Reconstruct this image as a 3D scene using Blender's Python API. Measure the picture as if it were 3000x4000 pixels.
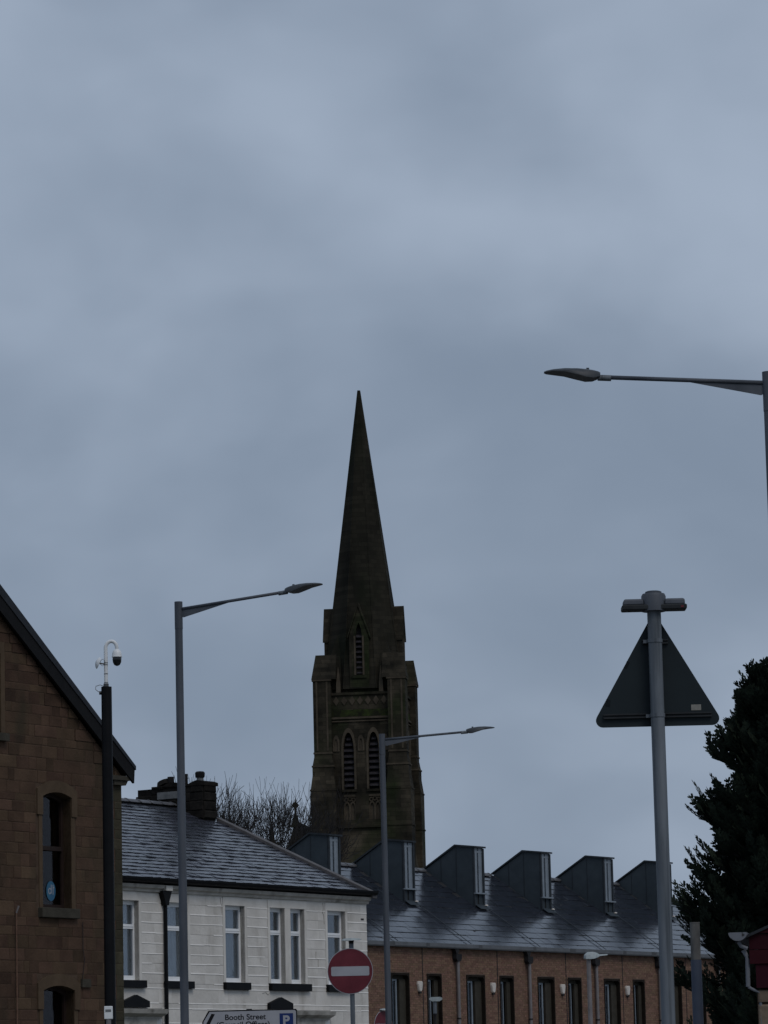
import bpy, math, random
from mathutils import Vector, Matrix

for o in list(bpy.data.objects):
    bpy.data.objects.remove(o)
scene = bpy.context.scene
COL = scene.collection
rnd = random.Random(11)
R = math.radians
PI = math.pi

# ------------------------------------------------------------------ camera
FPX = 14400.0                       # 5x tele: focal length in pixels of a 3000 px wide frame
pitch, roll = math.atan(2300 / FPX), 0.024
cam = bpy.data.cameras.new('camera')
cam.sensor_fit = 'HORIZONTAL'
cam.sensor_width = 36.0
cam.lens = 36.0 * FPX / 3000.0
cam.clip_start, cam.clip_end = 0.5, 6000
camo = bpy.data.objects.new('camera', cam)
COL.objects.link(camo)
F = Vector((0, math.cos(pitch), math.sin(pitch)))
U0 = Vector((0, -math.sin(pitch), math.cos(pitch)))
R0 = Vector((1, 0, 0))
CR = math.cos(roll) * R0 - math.sin(roll) * U0
CU = math.sin(roll) * R0 + math.cos(roll) * U0
mw = Matrix((CR, CU, -F)).transposed().to_4x4()
mw.translation = (0, 0, 1.6)
camo.matrix_world = mw
scene.camera = camo
scene.render.resolution_x, scene.render.resolution_y = 768, 1024

# ------------------------------------------------------------------ sky and light
SUN_EL, SUN_AZ = R(50), R(150)      # azimuth clockwise from +Y: behind the viewer's right shoulder
world = bpy.data.worlds.new('World')
scene.world = world
world.use_nodes = True
wn, wl = world.node_tree.nodes, world.node_tree.links
wn.clear()
w_out = wn.new('ShaderNodeOutputWorld')
bg_sky = wn.new('ShaderNodeBackground')
bg_cloud = wn.new('ShaderNodeBackground')
mixs = wn.new('ShaderNodeMixShader')
sky = wn.new('ShaderNodeTexSky')
sky.sky_type = 'NISHITA'
sky.sun_disc = False
sky.sun_elevation, sky.sun_rotation = SUN_EL, SUN_AZ
sky.dust_density = 3.0
wl.new(sky.outputs[0], bg_sky.inputs[0])
bg_sky.inputs[1].default_value = 0.05
tc = wn.new('ShaderNodeTexCoord')


def wnoise(scale, stretch, loc, detail, rough, dist):
    mp = wn.new('ShaderNodeMapping')
    mp.inputs['Scale'].default_value = stretch
    mp.inputs['Location'].default_value = loc
    nz = wn.new('ShaderNodeTexNoise')
    nz.inputs['Scale'].default_value = scale
    nz.inputs['Detail'].default_value = detail
    nz.inputs['Roughness'].default_value = rough
    nz.inputs['Distortion'].default_value = dist
    wl.new(tc.outputs['Generated'], mp.inputs[0])
    wl.new(mp.outputs[0], nz.inputs[0])
    return nz


n1 = wnoise(1.0, (7, 3, 10), (2.3, 0.4, 1.42), 4.0, 0.42, 0.25)
n2 = wnoise(1.0, (22, 8, 36), (7.1, 3.0, 4.4), 3.0, 0.45, 0.3)
mx = wn.new('ShaderNodeMix')
mx.data_type = 'FLOAT'
mx.inputs[0].default_value = 0.14
wl.new(n1.outputs[0], mx.inputs[2])
wl.new(n2.outputs[0], mx.inputs[3])
ramp = wn.new('ShaderNodeValToRGB')
ramp.color_ramp.interpolation = 'EASE'
ramp.color_ramp.elements[0].position = 0.30
ramp.color_ramp.elements[0].color = (0.218, 0.276, 0.366, 1)
ramp.color_ramp.elements[1].position = 0.68
ramp.color_ramp.elements[1].color = (0.378, 0.452, 0.566, 1)
wl.new(mx.outputs[0], ramp.inputs[0])
wl.new(ramp.outputs[0], bg_cloud.inputs[0])
bg_cloud.inputs[1].default_value = 1.0
mixs.inputs[0].default_value = 0.93          # overcast: cloud cover
wl.new(bg_sky.outputs[0], mixs.inputs[1])
wl.new(bg_cloud.outputs[0], mixs.inputs[2])
wl.new(mixs.outputs[0], w_out.inputs[0])

sun = bpy.data.lights.new('sun', 'SUN')
sun.energy = 0.85
sun.angle = R(25)
sun.color = (1.0, 0.93, 0.85)
suno = bpy.data.objects.new('sun', sun)
COL.objects.link(suno)
sd = Vector((math.sin(SUN_AZ) * math.cos(SUN_EL), math.cos(SUN_AZ) * math.cos(SUN_EL), math.sin(SUN_EL)))
suno.rotation_euler = sd.to_track_quat('Z', 'Y').to_euler()
suno.location = sd * 300

vs = scene.view_settings
vs.view_transform = 'Standard'
vs.look = 'None'
vs.exposure = 0.0
vs.gamma = 1.0
vs.use_curve_mapping = False


# ------------------------------------------------------------------ materials
def mat(name, col, col2=None, scale=3.0, detail=5.0, rough=0.8, bump=0.0, bscale=None, piece=0.0,
        metal=0.0, stretch=(1, 1, 1), spec=0.5, fleck=None, rough2=None, contrast=(0.3, 0.7), moss=None, ior=None, course=None):
    m = bpy.data.materials.new(name)
    m.use_nodes = True
    nt = m.node_tree
    N, L = nt.nodes, nt.links
    b = N['Principled BSDF']
    b.inputs['Roughness'].default_value = rough
    b.inputs['Metallic'].default_value = metal
    b.inputs['Specular IOR Level'].default_value = spec
    t = N.new('ShaderNodeTexCoord')
    mp = N.new('ShaderNodeMapping')
    mp.inputs['Scale'].default_value = stretch
    oi = N.new('ShaderNodeObjectInfo')
    ge = N.new('ShaderNodeNewGeometry')
    L.new(ge.outputs['Position'], mp.inputs[0])
    vec = mp.outputs[0]
    if ior:
        b.inputs['IOR'].default_value = ior
    if piece:
        ad = N.new('ShaderNodeVectorMath')
        ad.operation = 'ADD'
        sm = N.new('ShaderNodeMath')
        sm.operation = 'ADD'
        L.new(oi.outputs['Random'], sm.inputs[0])
        L.new(ge.outputs['Random Per Island'], sm.inputs[1])
        fr = N.new('ShaderNodeMath')
        fr.operation = 'FRACT'
        L.new(sm.outputs[0], fr.inputs[0])
        mu = N.new('ShaderNodeMath')
        mu.operation = 'MULTIPLY'
        mu.inputs[1].default_value = 37.0
        L.new(fr.outputs[0], mu.inputs[0])
        L.new(vec, ad.inputs[0])
        L.new(mu.outputs[0], ad.inputs[1])
        vec = ad.outputs[0]
    nz = N.new('ShaderNodeTexNoise')
    nz.inputs['Scale'].default_value = scale
    nz.inputs['Detail'].default_value = detail
    nz.inputs['Roughness'].default_value = 0.6
    L.new(vec, nz.inputs[0])
    rp = N.new('ShaderNodeValToRGB')
    rp.color_ramp.elements[0].position = contrast[0]
    rp.color_ramp.elements[1].position = contrast[1]
    rp.color_ramp.elements[0].color = (*col, 1)
    rp.color_ramp.elements[1].color = (*(col2 or col), 1)
    L.new(nz.outputs[0], rp.inputs[0])
    out = rp.outputs[0]
    if moss:
        nm = N.new('ShaderNodeTexNoise')
        nm.inputs['Scale'].default_value = moss[1]
        nm.inputs['Detail'].default_value = 5
        mm = N.new('ShaderNodeMapping')
        mm.inputs['Scale'].default_value = moss[3] if len(moss) > 3 else (1, 1, 1)
        L.new(ge.outputs['Position'], mm.inputs[0])
        L.new(mm.outputs[0], nm.inputs[0])
        rm = N.new('ShaderNodeValToRGB')
        rm.color_ramp.elements[0].position = moss[2]
        rm.color_ramp.elements[1].position = min(1, moss[2] + 0.2)
        L.new(nm.outputs[0], rm.inputs[0])
        mi = N.new('ShaderNodeMix')
        mi.data_type = 'RGBA'
        L.new(rm.outputs[0], mi.inputs[0])
        L.new(out, mi.inputs[6])
        mi.inputs[7].default_value = (*moss[0], 1)
        out = mi.outputs[2]
    if course:
        # far masonry: faint courses of single blocks, too small to tell apart
        sx = N.new('ShaderNodeSeparateXYZ')
        L.new(t.outputs['Object'], sx.inputs[0])
        sa = N.new('ShaderNodeMath')
        sa.operation = 'ADD'
        L.new(sx.outputs[0], sa.inputs[0])
        L.new(sx.outputs[1], sa.inputs[1])
        cx = N.new('ShaderNodeCombineXYZ')
        L.new(sa.outputs[0], cx.inputs[0])
        L.new(sx.outputs[2], cx.inputs[1])
        bt_ = N.new('ShaderNodeTexBrick')
        bt_.inputs['Scale'].default_value = 1.0
        bt_.inputs['Brick Width'].default_value = course[0]
        bt_.inputs['Row Height'].default_value = course[1]
        bt_.inputs['Mortar Size'].default_value = 0.018
        bt_.inputs['Color1'].default_value = (0.45, 0.45, 0.45, 1)
        bt_.inputs['Color2'].default_value = (1.5, 1.45, 1.4, 1)
        bt_.inputs['Mortar'].default_value = (0.35, 0.35, 0.35, 1)
        L.new(cx.outputs[0], bt_.inputs[0])
        ml = N.new('ShaderNodeMix')
        ml.data_type = 'RGBA'
        ml.blend_type = 'MULTIPLY'
        ml.inputs[0].default_value = course[2]
        L.new(out, ml.inputs[6])
        L.new(bt_.outputs[0], ml.inputs[7])
        out = ml.outputs[2]
    if fleck:
        nf = N.new('ShaderNodeTexNoise')
        nf.inputs['Scale'].default_value = fleck[1]
        nf.inputs['Detail'].default_value = 2
        L.new(ge.outputs['Position'], nf.inputs[0])
        rf = N.new('ShaderNodeValToRGB')
        rf.color_ramp.elements[0].position = fleck[2]
        rf.color_ramp.elements[1].position = min(1, fleck[2] + 0.06)
        L.new(nf.outputs[0], rf.inputs[0])
        mi = N.new('ShaderNodeMix')
        mi.data_type = 'RGBA'
        L.new(rf.outputs[0], mi.inputs[0])
        L.new(out, mi.inputs[6])
        mi.inputs[7].default_value = (*fleck[0], 1)
        out = mi.outputs[2]
    if piece:
        hs = N.new('ShaderNodeHueSaturation')
        mr = N.new('ShaderNodeMapRange')
        mr.inputs[3].default_value = 1 - piece
        mr.inputs[4].default_value = 1 + piece
        L.new(fr.outputs[0], mr.inputs[0])
        L.new(mr.outputs[0], hs.inputs['Value'])
        fm = N.new('ShaderNodeMath')
        fm.operation = 'MULTIPLY'
        fm.inputs[1].default_value = 7.31
        L.new(fr.outputs[0], fm.inputs[0])
        f2 = N.new('ShaderNodeMath')
        f2.operation = 'FRACT'
        L.new(fm.outputs[0], f2.inputs[0])
        mr2 = N.new('ShaderNodeMapRange')
        mr2.inputs[3].default_value = 0.5 - 0.06 * piece
        mr2.inputs[4].default_value = 0.5 + 0.06 * piece
        L.new(f2.outputs[0], mr2.inputs[0])
        L.new(mr2.outputs[0], hs.inputs['Hue'])
        L.new(out, hs.inputs['Color'])
        out = hs.outputs[0]
    L.new(out, b.inputs['Base Color'])
    if rough2 is not None:
        mr = N.new('ShaderNodeMapRange')
        mr.inputs[3].default_value = rough
        mr.inputs[4].default_value = rough2
        L.new(nz.outputs[0], mr.inputs[0])
        L.new(mr.outputs[0], b.inputs['Roughness'])
    if bump:
        nb = N.new('ShaderNodeTexNoise')
        nb.inputs['Scale'].default_value = bscale or scale * 6
        nb.inputs['Detail'].default_value = 6
        L.new(vec, nb.inputs[0])
        bp = N.new('ShaderNodeBump')
        bp.inputs['Strength'].default_value = bump
        bp.inputs['Distance'].default_value = 0.02
        L.new(nb.outputs[0], bp.inputs['Height'])
        L.new(bp.outputs[0], b.inputs['Normal'])
    return m


def glass_mat(name, tint=(0.8, 0.84, 0.88), refl=0.6):
    """thin window glass: mostly clear, mirrors the sky at a slant"""
    m = bpy.data.materials.new(name)
    m.use_nodes = True
    N, L = m.node_tree.nodes, m.node_tree.links
    N.clear()
    o = N.new('ShaderNodeOutputMaterial')
    mx_ = N.new('ShaderNodeMixShader')
    tr_ = N.new('ShaderNodeBsdfTransparent')
    tr_.inputs[0].default_value = (*tint, 1)
    gl = N.new('ShaderNodeBsdfGlossy')
    gl.inputs['Roughness'].default_value = 0.04
    fz = N.new('ShaderNodeFresnel')
    fz.inputs[0].default_value = 1.45
    mu = N.new('ShaderNodeMath')
    mu.operation = 'MULTIPLY'
    mu.inputs[1].default_value = refl
    L.new(fz.outputs[0], mu.inputs[0])
    L.new(mu.outputs[0], mx_.inputs[0])
    L.new(tr_.outputs[0], mx_.inputs[1])
    L.new(gl.outputs[0], mx_.inputs[2])
    L.new(mx_.outputs[0], o.inputs[0])
    return m


M = dict(
    sandstone=mat('sooty_sandstone', (0.043, 0.027, 0.0185), (0.100, 0.063, 0.042), scale=1.3, detail=8, rough=0.95, bump=0.4, bscale=24, piece=0.17, spec=0.15,
                  moss=((0.034, 0.030, 0.020), 1.1, 0.53, (1, 1, 0.45))),
    sandstone_dress=mat('dressed_sandstone', (0.066, 0.046, 0.030), (0.098, 0.069, 0.045), scale=2.5, rough=0.9, bump=0.2, spec=0.15),
    sandstone_sill=mat('weathered_sill_stone', (0.036, 0.033, 0.026), (0.060, 0.055, 0.044), scale=5, rough=0.9, bump=0.3, spec=0.15),
    quoin=mat('mossy_quoin_stone', (0.032, 0.030, 0.020), (0.064, 0.056, 0.037), scale=4, rough=0.95, bump=0.4, piece=0.22, spec=0.15),
    lining_shadow=mat('shadow_brown_lining', (0.010, 0.008, 0.0065), (0.020, 0.016, 0.013), scale=5, rough=0.8, spec=0.1),  # brown-black holds the shadow outline of the brick window openings
    mortar=mat('dark_mortar', (0.046, 0.030, 0.021), (0.105, 0.074, 0.053), scale=3, rough=0.95, bump=0.4, spec=0.15),
    black_wood=mat('black_painted_wood', (0.006, 0.006, 0.007), (0.010, 0.010, 0.011), scale=6, rough=0.7, bump=0.1, spec=0.15),
    dark_soffit=mat('dark_soffit_board', (0.008, 0.007, 0.006), (0.014, 0.012, 0.010), scale=6, rough=0.85, spec=0.1),
    dark_slate=mat('dark_slate', (0.012, 0.014, 0.018), (0.024, 0.027, 0.034), scale=8, rough=0.6, bump=0.2, spec=0.25),
    brown_frame=mat('brown_timber_frame', (0.016, 0.010, 0.009), (0.026, 0.016, 0.013), scale=8, rough=0.6, spec=0.2),
    glass=glass_mat('window_glass'),
    glass_dim=glass_mat('dim_reflection_glass', (0.6, 0.6, 0.62), 0.15),  # tint and mirroring dimmed, standing for reflections of unseen buildings opposite
    glass_blue=glass_mat('sky_lit_glass', (0.4, 0.45, 0.5), 0.55),
    curtain=mat('net_curtain', (0.20, 0.23, 0.24), (0.36, 0.39, 0.40), scale=14, rough=0.9, stretch=(1, 1, 0.05)),
    curtain_dim=mat('dim_curtain', (0.08, 0.083, 0.082), (0.17, 0.17, 0.16), scale=10, rough=0.9, stretch=(1, 1, 0.08)),
    curtain_dark=mat('dark_drape', (0.010, 0.010, 0.012), (0.026, 0.025, 0.027), scale=10, rough=0.95, stretch=(1, 1, 0.08)),
    white_stone=mat('white_painted_stone', (0.50, 0.482, 0.452), (0.66, 0.640, 0.610), scale=1.5, detail=8, rough=0.8, bump=0.35, bscale=14, piece=0.035, spec=0.3,
                    moss=((0.34, 0.320, 0.285), 1.6, 0.58, (1, 1, 0.35))),
    white_joint=mat('white_painted_pointing', (0.66, 0.645, 0.62), (0.78, 0.765, 0.74), scale=3, rough=0.7, bump=0.2, spec=0.3),
    white_trim=mat('white_painted_trim', (0.54, 0.522, 0.49), (0.67, 0.652, 0.62), scale=1.5, rough=0.75, bump=0.15, bscale=14, spec=0.3,
                   moss=((0.36, 0.338, 0.30), 1.8, 0.57, (1, 1, 0.4))),
    old_trim=mat('stained_pale_cornice', (0.26, 0.25, 0.225), (0.48, 0.46, 0.43), scale=3.0, rough=0.8, bump=0.2, stretch=(0.4, 1, 1),
                 moss=((0.12, 0.11, 0.095), 3.0, 0.56)),
    upvc=mat('white_window_frame', (0.70, 0.72, 0.75), (0.76, 0.78, 0.8), scale=3, rough=0.35),
    black_paint=mat('black_gloss_paint', (0.004, 0.0045, 0.006), (0.007, 0.0075, 0.009), scale=4, rough=0.5, spec=0.12),
    slate=mat('wet_welsh_slate', (0.016, 0.018, 0.026), (0.050, 0.054, 0.070), scale=5, rough=0.18, rough2=0.34, bump=0.06, bscale=26, piece=0.35, spec=0.85),
    slate_bed=mat('slate_underlay', (0.014, 0.015, 0.018), (0.02, 0.022, 0.026), rough=0.8),
    ridge_tile=mat('grey_ridge_tile', (0.055, 0.058, 0.066), (0.10, 0.10, 0.108), scale=6, rough=0.5, bump=0.2, piece=0.2),
    verge=mat('weathered_verge_stone', (0.060, 0.056, 0.058), (0.105, 0.098, 0.10), scale=4, rough=0.75, bump=0.3),
    chimney=mat('sooty_chimney_stone', (0.006, 0.0057, 0.0057), (0.020, 0.018, 0.016), scale=5, rough=0.95, bump=0.5, piece=0.2, spec=0.1),
    chimney_pale=mat('pale_flaunching', (0.08, 0.085, 0.09), (0.16, 0.165, 0.17), scale=6, rough=0.85, bump=0.3),
    pot=mat('old_chimney_pot', (0.008, 0.008, 0.010), (0.022, 0.021, 0.021), scale=8, rough=0.9, spec=0.1),
    brick=mat('buff_red_brick', (0.138, 0.081, 0.056), (0.212, 0.130, 0.094), scale=12, rough=0.85, bump=0.3, piece=0.20, spec=0.2),
    brick_plain=mat('brick_return_wall', (0.13, 0.068, 0.043), (0.19, 0.105, 0.068), scale=8, rough=0.9, bump=0.3),
    brick_mortar=mat('brick_mortar', (0.13, 0.090, 0.070), (0.18, 0.13, 0.105), scale=20, rough=0.95, spec=0.2),
    tile=mat('wet_grey_tile', (0.014, 0.017, 0.025), (0.022, 0.026, 0.037), scale=4, rough=0.10, rough2=0.24, bump=0.02, bscale=14, piece=0.14, spec=0.5, ior=2.1),
    zinc=mat('dark_zinc', (0.022, 0.031, 0.040), (0.034, 0.046, 0.057), scale=2.5, rough=0.6, rough2=0.75, spec=0.25),
    zinc_edge=mat('zinc_edge', (0.012, 0.016, 0.021), (0.024, 0.030, 0.038), scale=4, rough=0.55, spec=0.25),
    grey_frame=mat('pale_grey_frame', (0.15, 0.18, 0.215), (0.20, 0.235, 0.275), scale=4, rough=0.4),
    fascia_grey=mat('grey_gutter_fascia', (0.075, 0.082, 0.092), (0.12, 0.128, 0.14), scale=3, rough=0.55, stretch=(0.3, 1, 1)),
    galv_pipe=mat('grey_downpipe', (0.13, 0.12, 0.125), (0.19, 0.175, 0.18), scale=4, rough=0.5),
    hopper=mat('dark_hopper', (0.012, 0.012, 0.014), (0.025, 0.024, 0.026), scale=5, rough=0.7, spec=0.2),
    reveal=mat('window_reveal', (0.034, 0.031, 0.025), (0.05, 0.046, 0.038), scale=4, rough=0.8, spec=0.15),
    alarm=mat('aged_white_plastic', (0.50, 0.46, 0.42), (0.62, 0.58, 0.54), scale=6, rough=0.5),
    church=mat('sooty_church_stone', (0.0115, 0.0112, 0.0090), (0.068, 0.058, 0.043), scale=0.45, detail=9, rough=0.95, bump=0.6, bscale=5, spec=0.1,
               moss=((0.017, 0.026, 0.010), 0.32, 0.52, (1, 1, 0.5)), contrast=(0.34, 0.74), course=(0.85, 0.34, 0.5)),
    church_dress=mat('church_dressed_stone', (0.036, 0.030, 0.023), (0.092, 0.076, 0.057), scale=0.9, detail=7, rough=0.9, bump=0.3, bscale=6, spec=0.1),
    spire=mat('spire_stone', (0.0085, 0.0088, 0.0070), (0.029, 0.0265, 0.0200), scale=0.45, detail=8, rough=0.95, bump=0.4, bscale=4, stretch=(1, 1, 0.35), spec=0.12,
              moss=((0.010, 0.0145, 0.007), 0.25, 0.52, (1, 1, 0.4)), course=(0.9, 0.36, 0.45)),
    church_moss=mat('mossy_parapet_stone', (0.014, 0.015, 0.009), (0.036, 0.052, 0.014), scale=1.6, rough=0.95, bump=0.5, bscale=7, spec=0.1, contrast=(0.42, 0.7)),
    louvre=mat('dark_slate_louvre', (0.018, 0.016, 0.020), (0.036, 0.033, 0.038), scale=3, rough=0.7, spec=0.2),
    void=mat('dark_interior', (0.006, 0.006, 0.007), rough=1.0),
    galv=mat('galvanised_steel', (0.074, 0.089, 0.106), (0.165, 0.186, 0.212), scale=14, rough=0.55, rough2=0.7, metal=0.2, stretch=(1, 1, 0.12), spec=0.3,
             moss=((0.040, 0.050, 0.062), 30, 0.54, (1, 1, 0.03))),
    lamp_grey=mat('weathered_lamp_column', (0.052, 0.061, 0.077), (0.090, 0.101, 0.122), scale=5, rough=0.6, stretch=(1, 1, 0.2), metal=0.1, spec=0.3),
    lamp_dark=mat('dark_grey_lantern', (0.032, 0.038, 0.046), (0.052, 0.060, 0.070), scale=5, rough=0.5, spec=0.3),
    lens=mat('lantern_lens', (0.10, 0.11, 0.12), (0.14, 0.15, 0.16), scale=8, rough=0.2),
    sign_back=mat('sign_back_grey', (0.009, 0.015, 0.019), (0.013, 0.021, 0.026), scale=3, rough=0.6, spec=0.2),
    rail=mat('dark_sign_rail', (0.012, 0.015, 0.018), (0.030, 0.034, 0.038), scale=8, rough=0.6, spec=0.2),
    sticker=mat('pale_sticker', (0.16, 0.155, 0.14), (0.24, 0.235, 0.21), scale=40, rough=0.6),
    tape=mat('dark_tape_mark', (0.008, 0.012, 0.015), (0.012, 0.016, 0.019), scale=20, rough=0.7, spec=0.1),
    sign_red=mat('faded_sign_red', (0.085, 0.012, 0.020), (0.135, 0.022, 0.034), scale=4, rough=0.5, spec=0.25, fleck=((0.04, 0.008, 0.012), 14, 0.74)),
    sign_white=mat('sign_white', (0.28, 0.29, 0.32), (0.34, 0.35, 0.385), scale=4, rough=0.5, spec=0.3),
    sign_blue=mat('parking_blue', (0.010, 0.026, 0.115), (0.014, 0.034, 0.14), scale=4, rough=0.5, spec=0.2),
    sign_black=mat('sign_black', (0.006, 0.006, 0.008), (0.009, 0.009, 0.011), scale=4, rough=0.5, spec=0.15),
    cctv_white=mat('camera_white', (0.62, 0.64, 0.66), (0.72, 0.74, 0.76), scale=6, rough=0.4),
    dome=mat('smoked_dome', (0.006, 0.007, 0.009), (0.009, 0.010, 0.012), scale=3, rough=0.12),
    cable=mat('grey_cable', (0.12, 0.13, 0.14), (0.16, 0.17, 0.18), scale=9, rough=0.6),
    band=mat('steel_band', (0.05, 0.055, 0.06), (0.08, 0.085, 0.09), scale=9, rough=0.4),
    red_paint=mat('dark_red_boards', (0.024, 0.0045, 0.008), (0.040, 0.0065, 0.012), scale=3, rough=0.8, piece=0.15, stretch=(0.3, 1, 1), spec=0.1),
    red_wall=mat('pale_rubble_stone', (0.12, 0.09, 0.065), (0.19, 0.15, 0.115), scale=3, rough=0.9, bump=0.5, piece=0.2, spec=0.2),
    gutter_white=mat('white_gutter_plastic', (0.12, 0.13, 0.15), (0.17, 0.18, 0.205), scale=5, rough=0.7, spec=0.2, fleck=((0.03, 0.03, 0.03), 22, 0.60)),
    foliage=mat('cypress_foliage', (0.005, 0.009, 0.007), (0.020, 0.031, 0.020), scale=2.2, rough=0.75, piece=0.4, spec=0.15),
    bark=mat('dark_wet_bark', (0.012, 0.012, 0.014), (0.024, 0.023, 0.024), scale=3, rough=0.9, spec=0.2),
    asphalt=mat('wet_asphalt', (0.035, 0.036, 0.038), (0.055, 0.056, 0.058), scale=30, rough=0.5, bump=0.3),
    paving=mat('paving', (0.12, 0.118, 0.11), (0.18, 0.175, 0.165), scale=10, rough=0.7, bump=0.2),
    kerb=mat('kerb_stone', (0.15, 0.15, 0.145), (0.22, 0.22, 0.21), scale=10, rough=0.8),
    turf=mat('rough_ground', (0.04, 0.05, 0.025), (0.08, 0.08, 0.05), scale=0.4, rough=0.95),
    lamp_cap=mat('pale_lamp_cap', (0.22, 0.26, 0.275), (0.36, 0.41, 0.43), scale=12, rough=0.6),
    post_pale=mat('weathered_post_cap', (0.060, 0.062, 0.064), (0.16, 0.155, 0.148), scale=14, rough=0.8, stretch=(1, 1, 0.3), spec=0.15),
    post_blue=mat('blue_grey_post', (0.040, 0.052, 0.080), (0.058, 0.072, 0.105), scale=4, rough=0.6, spec=0.25),
    blue_disc=mat('blue_window_sticker', (0.016, 0.075, 0.17), (0.026, 0.13, 0.22), scale=5, rough=0.5),
)


# ------------------------------------------------------------------ mesh helpers
class G:
    def __init__(s):
        s.v, s.f = [], []

    def box(s, x0, x1, y0, y1, z0, z1):
        b = len(s.v)
        s.v += [(x, y, z) for z in (z0, z1) for y in (y0, y1) for x in (x0, x1)]
        s.f += [tuple(b + i for i in q) for q in
                ((0, 2, 3, 1), (4, 5, 7, 6), (0, 1, 5, 4), (1, 3, 7, 5), (3, 2, 6, 7), (2, 0, 4, 6))]
        return s

    def prism(s, poly, y0, y1):
        """poly of (x, z) counter-clockwise seen from -y, extruded y0..y1"""
        b, n = len(s.v), len(poly)
        s.v += [(x, y0, z) for x, z in poly] + [(x, y1, z) for x, z in poly]
        s.f.append(tuple(b + i for i in range(n)))
        s.f.append(tuple(b + n + i for i in reversed(range(n))))
        for i in range(n):
            j = (i + 1) % n
            s.f.append((b + j, b + i, b + n + i, b + n + j))
        return s

    def prism_x(s, poly, x0, x1):
        """poly of (y, z), extruded along x"""
        b, n = len(s.v), len(poly)
        s.v += [(x0, y, z) for y, z in poly] + [(x1, y, z) for y, z in poly]
        s.f.append(tuple(b + i for i in reversed(range(n))))
        s.f.append(tuple(b + n + i for i in range(n)))
        for i in range(n):
            j = (i + 1) % n
            s.f.append((b + i, b + j, b + n + j, b + n + i))
        return s

    def rings(s, rings, cap=True):
        b, n = len(s.v), len(rings[0])
        for r in rings:
            s.v += [tuple(p) for p in r]
        for k in range(len(rings) - 1):
            for i in range(n):
                j = (i + 1) % n
                s.f.append((b + k * n + i, b + k * n + j, b + (k + 1) * n + j, b + (k + 1) * n + i))
        if cap:
            s.f.append(tuple(b + i for i in reversed(range(n))))
            s.f.append(tuple(b + (len(rings) - 1) * n + i for i in range(n)))
        return s

    def tube(s, pts, rad, seg=10, cap=True):
        pts = [Vector(p) for p in pts]
        if not isinstance(rad, (list, tuple)):
            rad = [rad] * len(pts)
        rs = []
        prev = None
        for i, p in enumerate(pts):
            d = (pts[min(i + 1, len(pts) - 1)] - pts[max(i - 1, 0)]).normalized()
            if prev is None:
                a = Vector((1, 0, 0)) if abs(d.x) < 0.8 else Vector((0, 1, 0))
            else:
                a = prev
            e1 = (a - d * a.dot(d)).normalized()
            prev = e1
            e2 = d.cross(e1)
            rs.append([p + (e1 * math.cos(2 * PI * k / seg) + e2 * math.sin(2 * PI * k / seg)) * rad[i] for k in range(seg)])
        return s.rings(rs, cap)

    def lathe(s, prof, seg=20, c=(0, 0, 0)):
        return s.rings([[(c[0] + r * math.cos(2 * PI * k / seg), c[1] + r * math.sin(2 * PI * k / seg), c[2] + z) for k in range(seg)] for r, z in prof])

    def mesh(s, name, m, smooth=False):
        me = bpy.data.meshes.new(name)
        me.from_pydata(s.v, [], s.f)
        me.update()
        if m is not None:
            me.materials.append(m)
        if smooth:
            for p in me.polygons:
                p.use_smooth = True
        return me

    def build(s, name, m, parent=None, smooth=False, loc=(0, 0, 0), rot=(0, 0, 0), bevel=0):
        o = bpy.data.objects.new(name, s.mesh(name, M[m] if isinstance(m, str) else m, smooth))
        COL.objects.link(o)
        o.parent = parent
        o.location = loc
        o.rotation_euler = rot
        if bevel:
            b = o.modifiers.new('bevel', 'BEVEL')
            b.width = bevel
            b.segments = 2
            b.limit_method = 'ANGLE'
        if smooth:
            o.data.set_sharp_from_angle(angle=R(35))
        return o


def thing(name, label, cat, loc=(0, 0, 0), rz=0, group=None):
    o = bpy.data.objects.new(name, None)
    COL.objects.link(o)
    o.location = loc
    o.rotation_euler = (0, 0, rz)
    return tag(o, label, cat, group)


def tag(o, label, cat, group=None):
    o['label'] = label
    o['category'] = cat
    if group:
        o['group'] = group
    return o


def struct(o):
    o['kind'] = 'structure'
    return o


def inst(name, me, parent, loc, rot=(0, 0, 0), scale=(1, 1, 1)):
    o = bpy.data.objects.new(name, me)
    COL.objects.link(o)
    o.parent = parent
    o.location, o.rotation_euler, o.scale = loc, rot, scale
    return o


def clip(poly, a, b, c):
    """keep a*x + b*z <= c"""
    out = []
    for i, p in enumerate(poly):
        q = poly[(i + 1) % len(poly)]
        dp, dq = a * p[0] + b * p[1] - c, a * q[0] + b * q[1] - c
        if dp <= 0:
            out.append(p)
        if (dp < 0 < dq) or (dq < 0 < dp):
            t = dp / (dp - dq)
            out.append((p[0] + (q[0] - p[0]) * t, p[1] + (q[1] - p[1]) * t))
    return out


def wall_cells(x0, x1, z0, z1, opens):
    xs = sorted({x0, x1, *[v for o in opens for v in o[:2] if x0 < v < x1]})
    cells = []
    for a, b in zip(xs, xs[1:]):
        zz = [(z0, z1)]
        for o in opens:
            if o[0] < b - 1e-6 and o[1] > a + 1e-6:
                new = []
                for l, h in zz:
                    if o[3] <= l or o[2] >= h:
                        new.append((l, h))
                    else:
                        if o[2] > l:
                            new.append((l, o[2]))
                        if o[3] < h:
                            new.append((o[3], h))
                zz = new
        cells += [(a, b, l, h) for l, h in zz]
    return cells


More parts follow.
